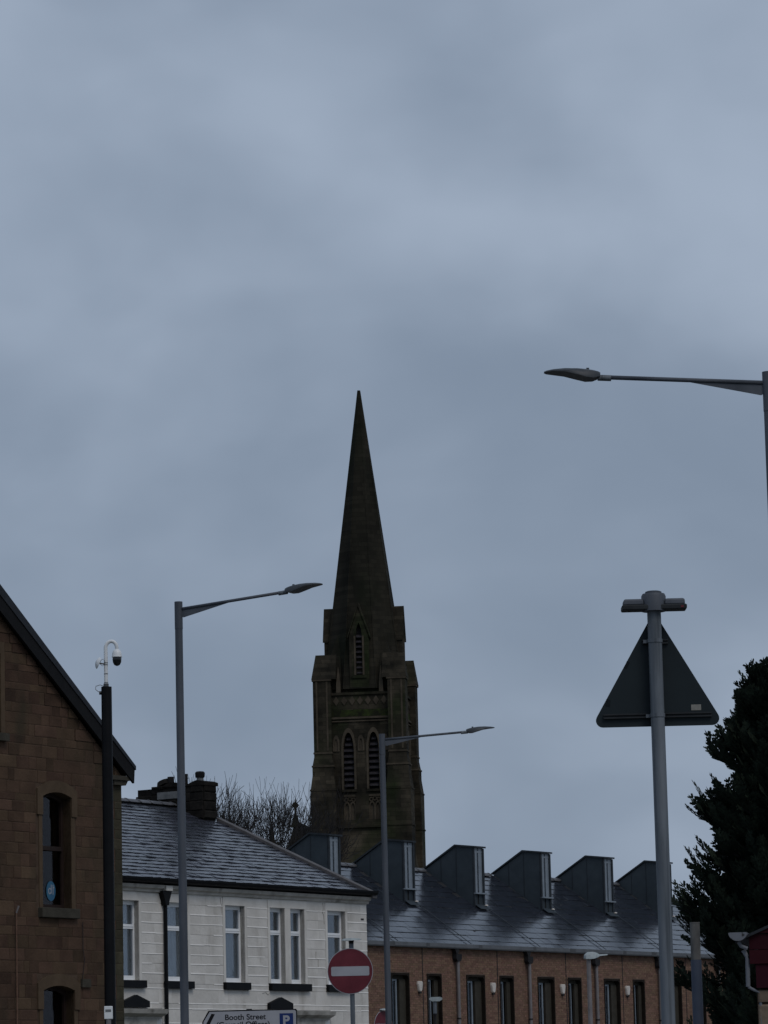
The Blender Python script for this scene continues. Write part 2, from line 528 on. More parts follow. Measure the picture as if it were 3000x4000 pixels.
def block_meshes(name, m, k=5, jit=0.025, ins=0.03):
    out = []
    for i in range(k):
        g = G()
        j = lambda: rnd.uniform(-jit, jit)
        base = [(-.5, -.5), (.5, -.5), (.5, .5), (-.5, .5)]
        back = [(x, 0, z) for x, z in base]
        edge = [(x + j() * .4, -0.65, z + j()) for x, z in base]
        front = [(x * (1 - 2 * ins) + j() * .4, -1 + rnd.uniform(-.12, .12), z * (1 - 5 * ins) + j()) for x, z in base]
        g.rings([back, edge, front])
        out.append(g.mesh(name, M[m]))
    return out


def courses(z0, z1, h, var, snaps):
    zs = [z0]
    while zs[-1] < z1 - 1e-6:
        zs.append(min(z1, zs[-1] + h * (1 + rnd.uniform(-var, var))))
    for s in snaps:
        if z0 < s < z1:
            i = min(range(1, len(zs) - 1), key=lambda q: abs(zs[q] - s))
            zs[i] = s
    return sorted(set(zs))


def spans(x0, x1, za, zb, opens):
    sp = [(x0, x1)]
    for o in opens:
        if o[2] < zb - 0.03 and o[3] > za + 0.03:
            new = []
            for a, b in sp:
                if o[1] <= a or o[0] >= b:
                    new.append((a, b))
                else:
                    if o[0] > a:
                        new.append((a, o[0]))
                    if o[1] < b:
                        new.append((o[1], b))
            sp = new
    return [q for q in sp if q[1] - q[0] > 0.04]


FAC = math.atan2(math.cos(R(33.1)), math.sin(R(33.1)))      # direction in which the street fronts run

# ------------------------------------------------------------------ ground, road, pavement (below the picture)
g = G()
g.v = [(-2500, -600, 0), (2500, -600, 0), (2500, 4500, 0), (-2500, 4500, 0)]
g.f = [(0, 1, 2, 3)]
struct(g.build('ground', 'turf'))
RZ = -R(9)
road_root = (0, 0, 0)
g = G().box(-8.0, -2.6, -40, 230, -0.1, 0.004)
struct(g.build('road', 'asphalt', rot=(0, 0, RZ)))
g = G().box(-14, -8.0, -40, 230, -0.1, 0.125)
pv = struct(g.build('pavement_left', 'paving', rot=(0, 0, RZ)))
g = G().box(-8.0 + 0.003, -7.87, -40, 230, -0.1, 0.13)
g.build('kerb', 'kerb', pv)
g = G().box(-2.6, 4.0, -40, 230, -0.1, 0.125)
pv = struct(g.build('pavement_right', 'paving', rot=(0, 0, RZ)))
g = G().box(-2.73, -2.603, -40, 230, -0.1, 0.13)
g.build('kerb', 'kerb', pv)

# ================================================================== sandstone gable building, left
SB = thing('stone_building', 'dark sandstone building with a steep gable and tall arched windows at left edge', 'building',
           (-4.716, 64.5, 0), FAC)
SL = 0.754
APX = -4.2
TOPZ = 7.67                    # height of the roof line over the corner (u = 0)


def roofz(x):
    return TOPZ - 0.34 + SL * (-x if x > APX else (x - 2 * APX))


wopen = [(-2.235, -1.445, 4.97, 6.93), (-2.26, -1.41, 1.65, 3.655), (-2.235 - 4.72, -1.445 - 4.72, 4.97, 6.93), (-2.26 - 4.72, -1.41 - 4.72, 1.65, 3.655),
         (-4.95, -3.33, 7.85, 9.2)]
g = G()
LO = 2 * APX
for a, b, l, h in wall_cells(LO, 0, 0, 12, wopen):
    poly = [(a, l), (b, l), (b, h), (a, h)]
    poly = clip(poly, SL, 1, TOPZ - 0.34)
    poly = clip(poly, -SL, 1, TOPZ - 0.34 - SL * LO)
    if len(poly) > 2:
        g.prism(poly, 0, 0.4)
g.box(LO, LO + .4, .4, 14, 0, roofz(LO))
g.box(-.4, 0, .4, 14, 0, roofz(0))
g.box(LO, 0, 14, 14.4, 0, roofz(0))
wall = g.build('wall', 'mortar', SB)
# stones of the gable wall: the ones in view are pieces of their own
bm_stone = block_meshes('stone', 'sandstone')
bm_quoin = block_meshes('quoin', 'quoin', 3)
surr = [(-2.40, -1.31, 4.80, 7.08), (-2.40, -1.29, 1.5, 3.86), (-5.1, -3.20, 7.72, 9.4)]
zs = courses(2.2, 10.4, 0.172, 0.34, [4.80, 7.08, 3.86, 7.72, 9.4])
extra = G()
cnt = 0
for za, zb in zip(zs, zs[1:]):
    # quoins at the corner
    ql = 0.30 if rnd.random() < 0.5 else 0.21
    for a, b in spans(-3.62, 0, za, zb, surr):
        x = b
        first = b > -0.01
        while x > a + 0.01:
            w = ql if first else rnd.choice((0.16, 0.24, 0.30, 0.40, 0.52, 0.62)) * rnd.uniform(.8, 1.2)
            if x - w < a + 0.12:
                w = x - a
            if zb < roofz(x - w * .5) - 0.02 and zb < roofz(x) + 0.02:
                o = inst('quoin' if first else 'stone', rnd.choice(bm_quoin if first else bm_stone), wall,
                         (x - w / 2, 0.0, (za + zb) / 2), scale=(w - 0.009, rnd.uniform(.004, .010), zb - za - 0.009))
                cnt += 1
            elif za < roofz(x - w):
                poly = clip([(x - w + .006, za + .006), (x - .006, za + .006), (x - .006, zb - .006), (x - w + .006, zb - .006)], SL, 1, TOPZ - 0.34)
                if len(poly) > 2:
                    extra.prism(poly, -rnd.uniform(.012, .025), -0.0005)
            x -= w
            first = False
o = extra.build('cut_stones', 'sandstone', wall)
o['kind'] = 'stuff'


def arch_poly(x0, x1, zs_, za, n=10):
    """segmental arch, from right to left"""
    return [(x1 + (x0 - x1) * i / n, zs_ + (za - zs_) * (1 - (2 * i / n - 1) ** 2)) for i in range(n + 1)]


def arched_window(x0, x1, z0, zs_, za, off, sill=True, nm='window', quoined=False):
    """brown sash window in a stone surround"""
    r = 0.15
    g = G()
    # arched head stone: outer curve above, inner arch below
    inner = arch_poly(x0, x1, zs_, za)
    outer = arch_poly(x0 - r, x1 + r, za + 0.04, za + 0.20)
    poly = [(x1 + r, zs_ - 0.0)] + outer + [(x0 - r, zs_)] + list(reversed(inner))
    # build as strip of quads between inner and outer
    n = len(inner)
    b = len(g.v)
    for y in (-0.035, 0.30):
        g.v += [(p[0], y, p[1]) for p in inner] + [(p[0], y, p[1]) for p in outer]
    for i in range(n - 1):
        g.f.append((b + i + 1, b + i, b + n + i, b + n + i + 1))
        g.f.append((b + 2 * n + i, b + 2 * n + i + 1, b + i + 1, b + i))
        g.f.append((b + n + i, b + 3 * n + i, b + 3 * n + i + 1, b + n + i + 1))
    g.box(x0 - r, x0, -0.035, 0.30, zs_ - 0.32, zs_)
    g.box(x1, x1 + r, -0.035, 0.30, zs_ - 0.32, zs_)
    # fill between springing and outer curve at both ends
    g.prism([(x0 - r, zs_), (x0, zs_), (x0 - r, za + 0.04)], -0.035, 0.30)
    g.prism([(x1, zs_), (x1 + r, zs_), (x1 + r, za + 0.04)], -0.035, 0.30)
    s = g.build('window_surround', 'sandstone_dress', SB, loc=(off, 0, 0))
    g = G()
    g.box(x0 - .095, x0, -0.015, 0.30, z0, zs_ - 0.323)
    g.box(x1, x1 + .095, -0.015, 0.30, z0, zs_ - 0.323)
    g.build('jamb', 'sandstone_dress', s)
    if sill:
        G().box(x0 - .12, x1 + .12, -0.10, 0.30, z0 - 0.17, z0 - 0.003).build('sill', 'sandstone_sill', s, bevel=0.01)
    w = thing_part('sash_frame', s)
    g = G()
    f = 0.065
    y0, y1 = 0.16, 0.24
    g.box(x0, x0 + f, y0, y1, z0, za)
    g.box(x1 - f, x1, y0, y1, z0, za)
    g.box(x0 + f, x1 - f, y0, y1, z0, z0 + 0.07)
    g.prism(list(reversed([(x1 - f, za + 0.02), (x0 + f, za + 0.02)] + [(p[0], p[1] - 0.07) for p in reversed(arch_poly(x0 + f, x1 - f, zs_, za))])), y0, y1)
    mid = z0 + (za - z0) * 0.52
    g.box(x0 + f, x1 - f, y0 - 0.03, y1 - .005, mid - 0.04, mid + 0.035)
    fr = g.build('sash_frame', 'brown_frame', s)
    G().box(x0 + f, x1 - f, 0.205, 0.212, mid, za).build('pane', 'glass_dim', s)
    G().box(x0 + f, x1 - f, 0.19, 0.197, z0 + .07, mid - .04).build('pane', 'glass_dim', s)
    # half-drawn curtain behind the glass
    g = G()
    nn = 14
    cx0, cx1 = x0 + f + .02, x0 + f + (x1 - x0) * 0.34
    for i in range(nn):
        a, b2 = cx0 + (cx1 - cx0) * i / nn, cx0 + (cx1 - cx0) * (i + 1) / nn
        ya, yb = 0.30 + 0.015 * (i % 2), 0.30 + 0.015 * ((i + 1) % 2)
        k = len(g.v)
        g.v += [(a, ya, z0), (b2, yb, z0), (b2, yb, za), (a, ya, za)]
        g.f.append((k, k + 1, k + 2, k + 3))
    g.build('curtain', 'curtain_dark', s)
    return s


def thing_part(name, parent):
    return parent


s1 = arched_window(-2.235, -1.445, 4.97, 6.86, 6.94, 0)
arched_window(-2.26, -1.41, 1.65, 3.58, 3.66, 0)
arched_window(-2.235, -1.445, 4.97, 6.86, 6.94, -4.72)
arched_window(-2.26, -1.41, 1.65, 3.58, 3.66, -4.72)
g = G()
# attic window at the frame edge: plain lintel, sill and dark sash
G().box(-5.1, -3.2, -0.10, .30, 7.72, 7.85).build('sill', 'sandstone_sill', SB)
g = G().box(-5.07, -4.95, -.02, .3, 7.853, 9.2).box(-3.33, -3.22, -.02, .3, 7.853, 9.2).box(-5.07, -3.22, -.02, .3, 9.2, 9.4)
o = g.build('window_surround', 'sandstone_dress', SB)
G().box(-4.95, -3.33, .18, .2, 7.853, 9.2).build('pane', 'glass_dim', o)
g = G().box(-4.95, -4.88, .14, .179, 7.853, 9.2).box(-3.40, -3.33, .14, .179, 7.853, 9.2).box(-4.17, -4.10, .14, .179, 7.853, 9.2)
g.build('sash_frame', 'brown_frame', o)
# blue round sticker inside the lower pane, with its pale letter shapes
g = G()
g.rings([[(-1.77 + .125 * math.cos(2 * PI * k / 28), y, 5.27 + .17 * math.sin(2 * PI * k / 28)) for k in range(28)] for y in (0.1885, 0.183)])
st = g.build('window_sticker', 'blue_disc', s1)
g = G()
for cx, zz in ((-1.805, 5.27),):
    n = 18
    for i in range(n):
        a0, a1 = 2 * PI * i / n, 2 * PI * (i + 1) / n
        k = len(g.v)
        g.v += [(cx + r * math.cos(a), .1815, zz + r * 1.2 * math.sin(a)) for a, r in ((a0, .028), (a0, .045), (a1, .045), (a1, .028))]
        g.f.append((k, k + 1, k + 2, k + 3))
g.box(-1.775, -1.755, .180, .182, 5.23, 5.38)
g.box(-1.725, -1.707, .180, .182, 5.21, 5.38)
g.box(-1.706, -1.685, .180, .182, 5.32, 5.34)
g.build('letters', 'sign_white', st)
# roof: two slopes with verge boards and boxed eaves
g = G()
OH = 0.15
for sgn in (1, -1):
    ex = 0.24 if sgn == 1 else LO - 0.24
    ez = TOPZ - SL * 0.24
    az = TOPZ - SL * APX
    p = [(ex, ez - 0.05), (ex, ez + 0.02), (APX, az + 0.06), (APX, az - 0.14)]
    if sgn == 1:
        p = [p[0], p[1], p[2], p[3]]
    else:
        p = p[::-1]
    g.prism(p, -OH, 14.7)
rf = g.build('roof', 'dark_slate', SB)
g = G()
ez = TOPZ - SL * .22
az = TOPZ - SL * APX
for sgn in (1, -1):
    ex = 0.22 if sgn == 1 else LO - .22
    p = [(ex, ez - .053), (APX, az - .143), (APX, az - .40), (ex - .02 * sgn, ez - .30)]
    if sgn == 1:
        p = p[::-1]
    g.prism(p, -OH + 0.015, -OH + 0.06)
g.build('bargeboard', 'black_wood', rf)
g = G()
for sgn in (1, -1):
    ex = 0.20 if sgn == 1 else LO - .20
    p = [(ex, ez - .10), (APX, az - .30), (APX, az - .36), (ex, ez - .16)]
    if sgn == 1:
        p = p[::-1]
    g.prism(p, -OH + 0.063, 14.6)
g.build('soffit', 'dark_soffit', rf)
# corbelled kneeler at the eaves corner
g = G().prism([(-.30, 7.16), (.03, 7.16), (.09, 7.24), (-.30, 7.24)], -.08, 1.0)
g.prism([(-.40, 7.243), (.12, 7.243), (.15, 7.32), (-.40, 7.32)], -.11, 1.0)
g.build('kneeler', 'sandstone_sill', SB)
# thin rusty pipe
G().tube([(-3.0, -.05, .2), (-3.0, -.05, 4.85)], .012, 8).build('wall_pipe', mat('rusty_pipe', (.10, .05, .03), (.16, .09, .06), scale=8), SB)
G().tube([(-3.0, -.05, 4.853), (-2.985, -.09, 4.97)], .016, 8).build('pipe_tip', 'galv_pipe', SB)
G().tube([(-1.18, -.035, 4.75), (-1.18, -.035, 4.3), (-1.14, -.035, 4.1), (-1.2, -.035, 3.8), (-1.2, -.035, 3.65)], .006, 6).build('wall_cable', 'hopper', SB)
G().box(-1.22, -0.98, -.05, -.001, 3.64, 3.78).build('cable_box', 'sandstone_sill', SB)

# ================================================================== white painted house
WH = thing('white_house', 'white painted stone house with slate roof, black sills and sooty chimney', 'house', (-0.641, 87.0, 0), FAC)
WL = -15.0
DEP = 10.2
WS = 0.45


def wroof(d):
    return 6.50 + WS * d


wins = [(-9.62, -8.86), (-7.85, -7.10), (-5.69, -4.94), (-3.96, -3.37), (-3.15, -2.58), (-1.65, -0.90), (-11.8, -11.05), (-13.6, -12.85)]
WZ0, WZ1 = 4.28, 5.98
wop = [(a, b, WZ0, WZ1) for a, b in wins]
doors = [(-9.62, -8.55), (-3.2, -2.1)]
dop = [(a, b, 0.15, 3.30) for a, b in doors]
g = G()
for a, b, l, h in wall_cells(WL, 0, 0, 6.3, wop + dop):
    g.box(a, b, 0.012, 0.35, l, h)
g.prism_x([(.35, 0), (DEP, 0), (DEP, 6.3), (5.1, 8.66), (.35, 6.45)], -.35, -.002)
g.prism_x([(.35, 0), (DEP, 0), (DEP, 6.3), (5.1, 8.66), (.35, 6.45)], WL + .002, WL + .35)
g.box(WL + .35, -.35, DEP - .35, DEP, 0, 6.4)
wwall = g.build('wall', 'white_joint', WH)
bm_w = block_meshes('stone', 'white_stone', 6, jit=0.006, ins=0.003)
sur = [(a - .09, b + .09, WZ0 - .17, 6.3) for a, b in wins] + [(a - .5, b + .5, 0.1, 3.68) for a, b in doors]
sur.append((-3.4, -3.1, WZ0, 6.3))
zs = courses(2.52, 6.17, 0.213, 0.06, [WZ0 - .17, 3.68])
beads = G()
for za, zb in zip(zs, zs[1:]):
    for a, b in spans(-10.2, 0, za, zb, sur):
        x = a
        while x < b - 0.01:
            w = rnd.uniform(.35, .75)
            if x + w > b - .2:
                w = b - x
            inst('stone', rnd.choice(bm_w), wwall, (x + w / 2, 0.012, (za + zb) / 2),
                 scale=(w + 0.001, rnd.uniform(.012, .015), zb - za - 0.006))
            x += w
    for a, b in spans(-10.2, 0, za - .05, za + .05, sur):
        x = a
        while x < b - .02:
            w = min(rnd.uniform(.3, .9), b - x)
            if rnd.random() < .84:
                dz = rnd.uniform(-.006, .006)
                r = rnd.uniform(.009, .014)
                p = [(0.012, za + dz - r * .5), (-.005 - r * .5, za + dz - r * .40), (-.005 - r * .5, za + dz - r * .2), (-.003, za + dz + r * 1.5)]
                beads.prism_x(p, x, x + w)
            x += w
o = beads.build('ribbon_pointing', 'white_joint', wwall)
o['kind'] = 'stuff'
# smooth window dressings: lintels and jambs
for a, b in wins:
    if a < -10.3:
        G().box(a, b, .25, .27, WZ0, WZ1).build('pane', 'glass', WH)
        continue
    g = G()
    lo, hi = a - .085, b + .085
    if (a, b) == wins[3]:
        hi = b + .11
    if (a, b) == wins[4]:
        lo = a - .108
    g.box(lo, hi, -.012, .011, WZ1, 6.17)
    g.box(lo, a, -.010, .20, WZ0, WZ1 - .001)
    g.box(b, hi, -.010, .20, WZ0, WZ1 - .001)
    dr = g.build('window_dressing', 'white_trim', WH)
    # frame recessed in the wall
    y0, y1 = 0.12, 0.18
    f = 0.055
    T0, T1 = 5.375, 5.475
    g = G().box(a, a + f, y0, y1, WZ0, WZ1).box(b - f, b, y0, y1, WZ0, WZ1)
    g.box(a + f, b - f, y0, y1, WZ0, WZ0 + .10).box(a + f, b - f, y0, y1, WZ1 - .09, WZ1).box(a + f, b - f, y0 - .012, y1, T0, T1)
    g.box(a + f + .004, b - f - .004, y0 - .022, y0 - .013, T0 + .045, T0 + .06)
    g.build('window_frame', 'upvc', dr)
    lace = wins.index((a, b)) in (0, 1, 2)
    G().box(a + f, b - f, .145, .152, WZ0 + .10, T0).build('pane', 'glass', dr)
    G().box(a + f, b - f, .145, .152, T1, WZ1 - .09).build('pane', 'glass', dr)
    g = G()
    nn = 26
    za, zb = WZ0 + .02, WZ1 - .02
    for i in range(nn):
        x0_, x1_ = a + (b - a) * i / nn, a + (b - a) * (i + 1) / nn
        ya, yb = .143 - (.0 if i % 2 else .004), .143 - (.0 if (i + 1) % 2 else .004)
        k = len(g.v)
        g.v += [(x0_, ya + .06, za), (x1_, yb + .06, za), (x1_, yb + .06, zb), (x0_, ya + .06, zb)]
        g.f.append((k, k + 1, k + 2, k + 3))
    g.build('curtain', 'curtain' if lace else 'curtain_dim', dr)
for a, b in [(wins[0][0] - .1, wins[0][1] + .16), (wins[1][0] - .12, wins[1][1] + .13), (wins[2][0] - .11, wins[2][1] + .10), (wins[3][0] - .07, wins[4][1] + .14),
             (wins[5][0] - .1, wins[5][1] + .1)]:
    G().box(a, b, -.09, .12, WZ0 - .165, WZ0 - .004).build('sill', 'black_paint', WH, bevel=.008)
# doorways with cornice hoods and little black pediments
for a, b in doors:
    c = (a + b) / 2
    G().box(a, b, .12, .16, .15, 3.3).build('door', 'brown_frame', WH)
    g = G().box(a - .22, a, -.05, .2, .13, 3.30).box(b, b + .22, -.05, .2, .13, 3.30).box(a - .22, b + .22, -.05, .2, 3.303, 3.46)
    s = g.build('door_surround', 'old_trim', WH)
    g = G().prism_x([(-.05, 3.463), (-.05, 3.50), (-.20, 3.57), (-.23, 3.66), (0.0, 3.675), (0.0, 3.463)][::-1], a - .42, b + .42)
    g.build('hood_cornice', 'old_trim', s)
for px in (-9.08, -3.68):
    G().prism([(px - .45, 3.70), (px + .45, 3.70), (px + .45, 3.83), (px, 3.965), (px - .45, 3.83)], -.10, -.014).build('pediment', 'black_paint', WH)
# cornice, gutter, downpipe
g = G().prism_x([(.0, 6.17), (-.05, 6.18), (-.06, 6.23), (-.12, 6.26), (-.14, 6.33), (.0, 6.33)][::-1], WL, .03)
co = g.build('cornice', 'old_trim', WH)
g = G()
n = 8
pr = [(-.145 - .075 + .075 * math.cos(PI + PI * i / n), 6.47 + .10 * math.sin(PI + PI * i / n)) for i in range(n + 1)]
g.prism_x([(-.06, 6.335), (-.06, 6.47)] + [(p[0], p[1]) for p in pr[::-1]], WL, .10)
g.build('gutter', 'black_paint', WH)
g = G()
g.rings([[(-7.99 + dx * sx, -.06 + dy * .07, z) for dx, dy in ((-1, -1), (1, -1), (1, 1), (-1, 1))] for sx, z in ((.06, 5.90), (.075, 5.99), (.10, 6.05), (.165, 6.20), (.17, 6.21))])
dpm = g.build('rain_hopper', 'black_paint', WH)
G().tube([(-7.975, -.06, .1), (-7.975, -.06, 5.899)], .042, 12).build('downpipe', 'black_paint', WH, smooth=True)
G().tube([(-7.975, -.06, 4.20), (-7.975, -.06, 4.26)], .055, 12).build('pipe_collar', 'black_paint', WH)
G().box(-8.06, -7.83, -.16, -.061, 6.2145, 6.32).build('gutter_outlet_block', 'white_trim', WH)
G().box(-.24, -.13, -.012, -.002, 5.80, 5.835).build('vent_slot', 'hopper', WH)
for pts_ in ([(-1.83, 6.15), (-1.80, 6.02), (-1.84, 5.93), (-1.79, 5.86), (-1.78, 5.66)], [(-2.14, 5.02), (-2.15, 4.86), (-2.05, 4.85), (-2.06, 4.68)],
             [(-5.86, 6.14), (-5.84, 6.02), (-5.80, 5.94), (-5.81, 5.8)], [(-4.3, 4.05), (-4.18, 4.08), (-4.1, 4.02), (-4.02, 4.06)]):
    G().tube([(a_, -.006, z_) for a_, z_ in pts_], .007, 5).build('paint_crack', 'old_trim', WH)
# dead cable stub and stains stay in the material; roof
g = G()
k = 0.02
g.prism_x([(-.16, wroof(-.16) - .07), (-.16, wroof(-.16) - .035), (5.1, wroof(5.1) - .035), (DEP + .16, wroof(-.16) - .035), (DEP + .16, wroof(-.16) - .09), (5.1, wroof(5.1) - .12)], WL, -.02)
wroofo = g.build('roof', 'slate_bed', WH)
ang = math.atan(WS)


def slate_mesh(name, m, w, l, t, jit):
    out = []
    for i in range(5):
        g = G()
        j = lambda: rnd.uniform(-jit, jit)
        low = [(-w / 2, 0), (w / 2, 0)]
        a0, a1, b0, b1 = j(), j(), j() * .5, j() * .5
        g.v = [(-w / 2, a0, -t), (w / 2, a1, -t), (w / 2, l, -t), (-w / 2, l, -t), (-w / 2 + .004, a0, b0), (w / 2 - .004, a1, b1), (w / 2, l, 0), (-w / 2, l, 0)]
        g.f = [(0, 3, 2, 1), (4, 5, 6, 7), (0, 1, 5, 4), (1, 2, 6, 5), (2, 3, 7, 6), (3, 0, 4, 7)]
        out.append(g.mesh(name, M[m]))
    return out


def lay_slates(name, mats, parent, x0, x1, d0, d1, zf, slope_ang, w, ex, lap, t, jit, indiv, keep=None, far=None):
    """courses of slates on a slope; pieces nearest the eye as objects, the rest as one mesh"""
    ms = slate_mesh(name, mats, w - .006, ex + lap, t, jit)
    pos = []
    ca, sa = math.cos(slope_ang), math.sin(slope_ang)
    row = 0
    d = d0
    while d < d1 - .05:
        x = x0 + (w / 2 if row % 2 else 0)
        while x < x1 - .02:
            ww = min(w, x1 - x)
            if keep is None or keep(x + w / 2, d):
                pos.append((x + w / 2, d, zf(d)))
            x += w
        row += 1
        d += ex * ca
    pos.sort(key=indiv)
    stuff = G()
    for i, (x, d, z) in enumerate(pos):
        me = rnd.choice(ms)
        lift = rnd.uniform(0, .006)
        rot = (slope_ang - math.atan2(t * 1.25, ex) + rnd.uniform(-.006, .006), rnd.uniform(-.010, .010), rnd.uniform(-.012, .012))
        if i < 300:
            inst(name, me, parent, (x, d, z + t * 1.55 + lift), rot)
        else:
            from mathutils import Euler
            mt = Matrix.Translation((x, d, z + t * 1.55 + lift)) @ Euler(rot).to_matrix().to_4x4()
            b = len(stuff.v)
            stuff.v += [tuple(mt @ v.co) for v in me.vertices]
            stuff.f += [tuple(b + q for q in p.vertices) for p in me.polygons]
    o = stuff.build(name + '_courses', mats, parent)
    o['kind'] = 'stuff'


lay_slates('slate', 'slate', wroofo, -11.2, -.06, -.17, 5.0, lambda d: wroof(d) - .035, ang, 0.31, 0.235, 0.10, 0.016, 0.016, lambda p: abs(p[0] + 4.2) + abs(p[1] - 1.5) * 1.2)
# ridge tiles
g = G()
for h in (0,):
    p = [(-.13, -.05), (-.105, -.012), (0, .035), (.105, -.012), (.13, -.05), (0, -.005)]
    g.prism_x([(a, b) for a, b in p][::-1], 0, .44)
    g.prism_x([(a * 1.1, b + .012) for a, b in p][::-1], .40, .47)
rme = g.mesh('ridge_tile', M['ridge_tile'])
x = -11.0
while x < -.7:
    inst('ridge_tile', rme, wroofo, (x, 5.1, wroof(5.1) + .025), (0, 0, rnd.uniform(-.01, .01)))
    x += .445
# verge coping
sl = math.hypot(1, WS)
g = G()
g.prism_x([(-.22, wroof(-.22) - .10), (-.22, wroof(-.22) + .045), (4.25, wroof(4.25) + .055), (4.25, wroof(4.25) - .1)][::-1], -.04, .15)
vg = g.build('verge_coping', 'verge', WH, bevel=.01)
g = G()
g.prism_x([(5.95, wroof(4.25) - .1), (5.95, wroof(4.25) + .055), (DEP + .2, wroof(-.2) + .05), (DEP + .2, wroof(-.2) - .1)][::-1], -.04, .15)
g.build('verge_coping', 'verge', WH)
# chimney stack on the gable: courses of sooty stones
g = G().box(-.47, .03, 4.22, 6.18, 7.9, 9.22)
ch = g.build('chimney_stack', 'chimney', WH, loc=(-.17, 0, 0))
bm_c = block_meshes('chimney_stone', 'chimney', 4, .05, .05)
z = 8.42
while z < 9.2:
    h = min(rnd.uniform(.17, .24), 9.28 - z)
    y = 4.20
    while y < 6.20:
        w = min(rnd.uniform(.28, .5), 6.22 - y)
        if y + w > 6.08:
            w = 6.22 - y
        if z + h < 9.25 or y < 5.7:
            inst('chimney_stone', rnd.choice(bm_c), ch, (-.47, y + w / 2, z + h / 2), (0, 0, -PI / 2), (w - .004, rnd.uniform(.025, .05), h - .004))
        y += w
    inst('chimney_stone', rnd.choice(bm_c), ch, (-.22, 4.22, z + h / 2), (0, 0, 0), (.5, .05, h - .012))
    z += h
g = G()
pts = []
for i in range(15):
    y = 4.16 + 1.55 * i / 14
    pts.append((y, 9.30 + .05 * math.sin(i * .9) - (.05 if i > 11 else 0)))
poly = [(4.16, 9.22), (5.72, 9.22)] + pts[::-1]
g.prism_x(poly[::-1], -.52, .08)
g.build('flaunching', 'chimney', ch)
g = G().tube([(-.2, 5.55, 9.30), (-.2, 5.6, 9.42)], [.22, .16], 10)
g.build('mortar_heap', 'chimney', ch)
G().box(-.53, -.48, 4.95, 5.55, 8.95, 9.12).build('pale_patch', 'chimney_pale', ch)
for y, r, h in ((5.36, .085, .20), (4.93, .07, .24)):
    G().lathe([(r, 0), (r * .95, h), (r * .7, h), (r * .7, h - .05)], 14).build('chimney_pot', 'pot', ch, True, loc=(-.22, y, 9.31))
cp = G().lathe([(.085, 0), (.085, .12)], 14).build('chimney_pot', 'chimney_pale', ch, True, loc=(-.22, 4.48, 9.31))
G().lathe([(.10, .121), (.115, .15), (.12, .24), (.09, .27), (.0, .28)], 14).build('pot_cowl', 'pot', cp, True)

# ================================================================== brick terrace with zinc dormers
BT = thing('brick_terrace', 'brown brick terrace with wet grey tiled roof and row of dark zinc dormers', 'terrace', (2.689, 126.0, 0), FAC)
BL, BR_ = -7.9, 19.9
BS = 0.69
BRD = 4.05


def broof(d):
    return 6.72 + BS * (d + .2)


bw = [(-5.2, -4.08), (-3.01, -2.09), (-.53, .66), (1.62, 2.55), (4.15, 5.30), (6.23, 7.17), (8.78, 9.93), (10.88, 11.75), (13.4, 14.55), (15.5, 16.4), (18.0, 19.1)]
BZ0, BZ1 = 3.2, 5.75
bop = [(a, b, BZ0, BZ1) for a, b in bw]
g = G()
for a, b, l, h in wall_cells(BL, BR_, 0, 6.62, bop):
    g.box(a, b, .012, .35, l, h)
for x0, x1 in ((BL, BL + .35), (BR_ - .35, BR_)):
    g.prism_x([(.35, 0), (8.1, 0), (8.1, 6.62), (BRD, broof(BRD) - .14), (.35, 6.9)], x0 + .002, x1 - .002)
g.box(BL + .35, BR_ - .35, 7.75, 8.1, 0, 6.7)
bwall = g.build('wall', 'brick_mortar', BT)
ble = [G().box(-.5, .5, -1, 0, -.5, .5).mesh('brick', M['brick'])]
stuff = G()
bl = []
z = 3.0
row = 0
while z < 6.60:
    for a, b in spans(BL, BR_, z, z + .075, [(q[0] - .001, q[1] + .001, q[2], q[3]) for q in bop]):
        x = a
        fst = True
        while x < b - .02:
            w = .225
            if fst and row % 2:
                w = .1125
            w = min(w, b - x)
            if b - x - w < .05:
                w = b - x
            bl.append((x + w / 2, z + .0375, w))
            x += w
            fst = False
    z += .075
    row += 1
bl.sort(key=lambda q: abs(q[0] - 0.2) * .35 + abs(q[1] - 5.6))
for i, (x, z, w) in enumerate(bl):
    d = rnd.uniform(.006, .013)
    if i < 300:
        inst('brick', ble[0], bwall, (x, .012, z), scale=(w - .010, d, .065))
    else:
        stuff.box(x - w / 2 + .005, x + w / 2 - .005, .012 - d, .012, z - .0325, z + .0325)
o = stuff.build('brickwork', 'brick', bwall)
o['kind'] = 'stuff'
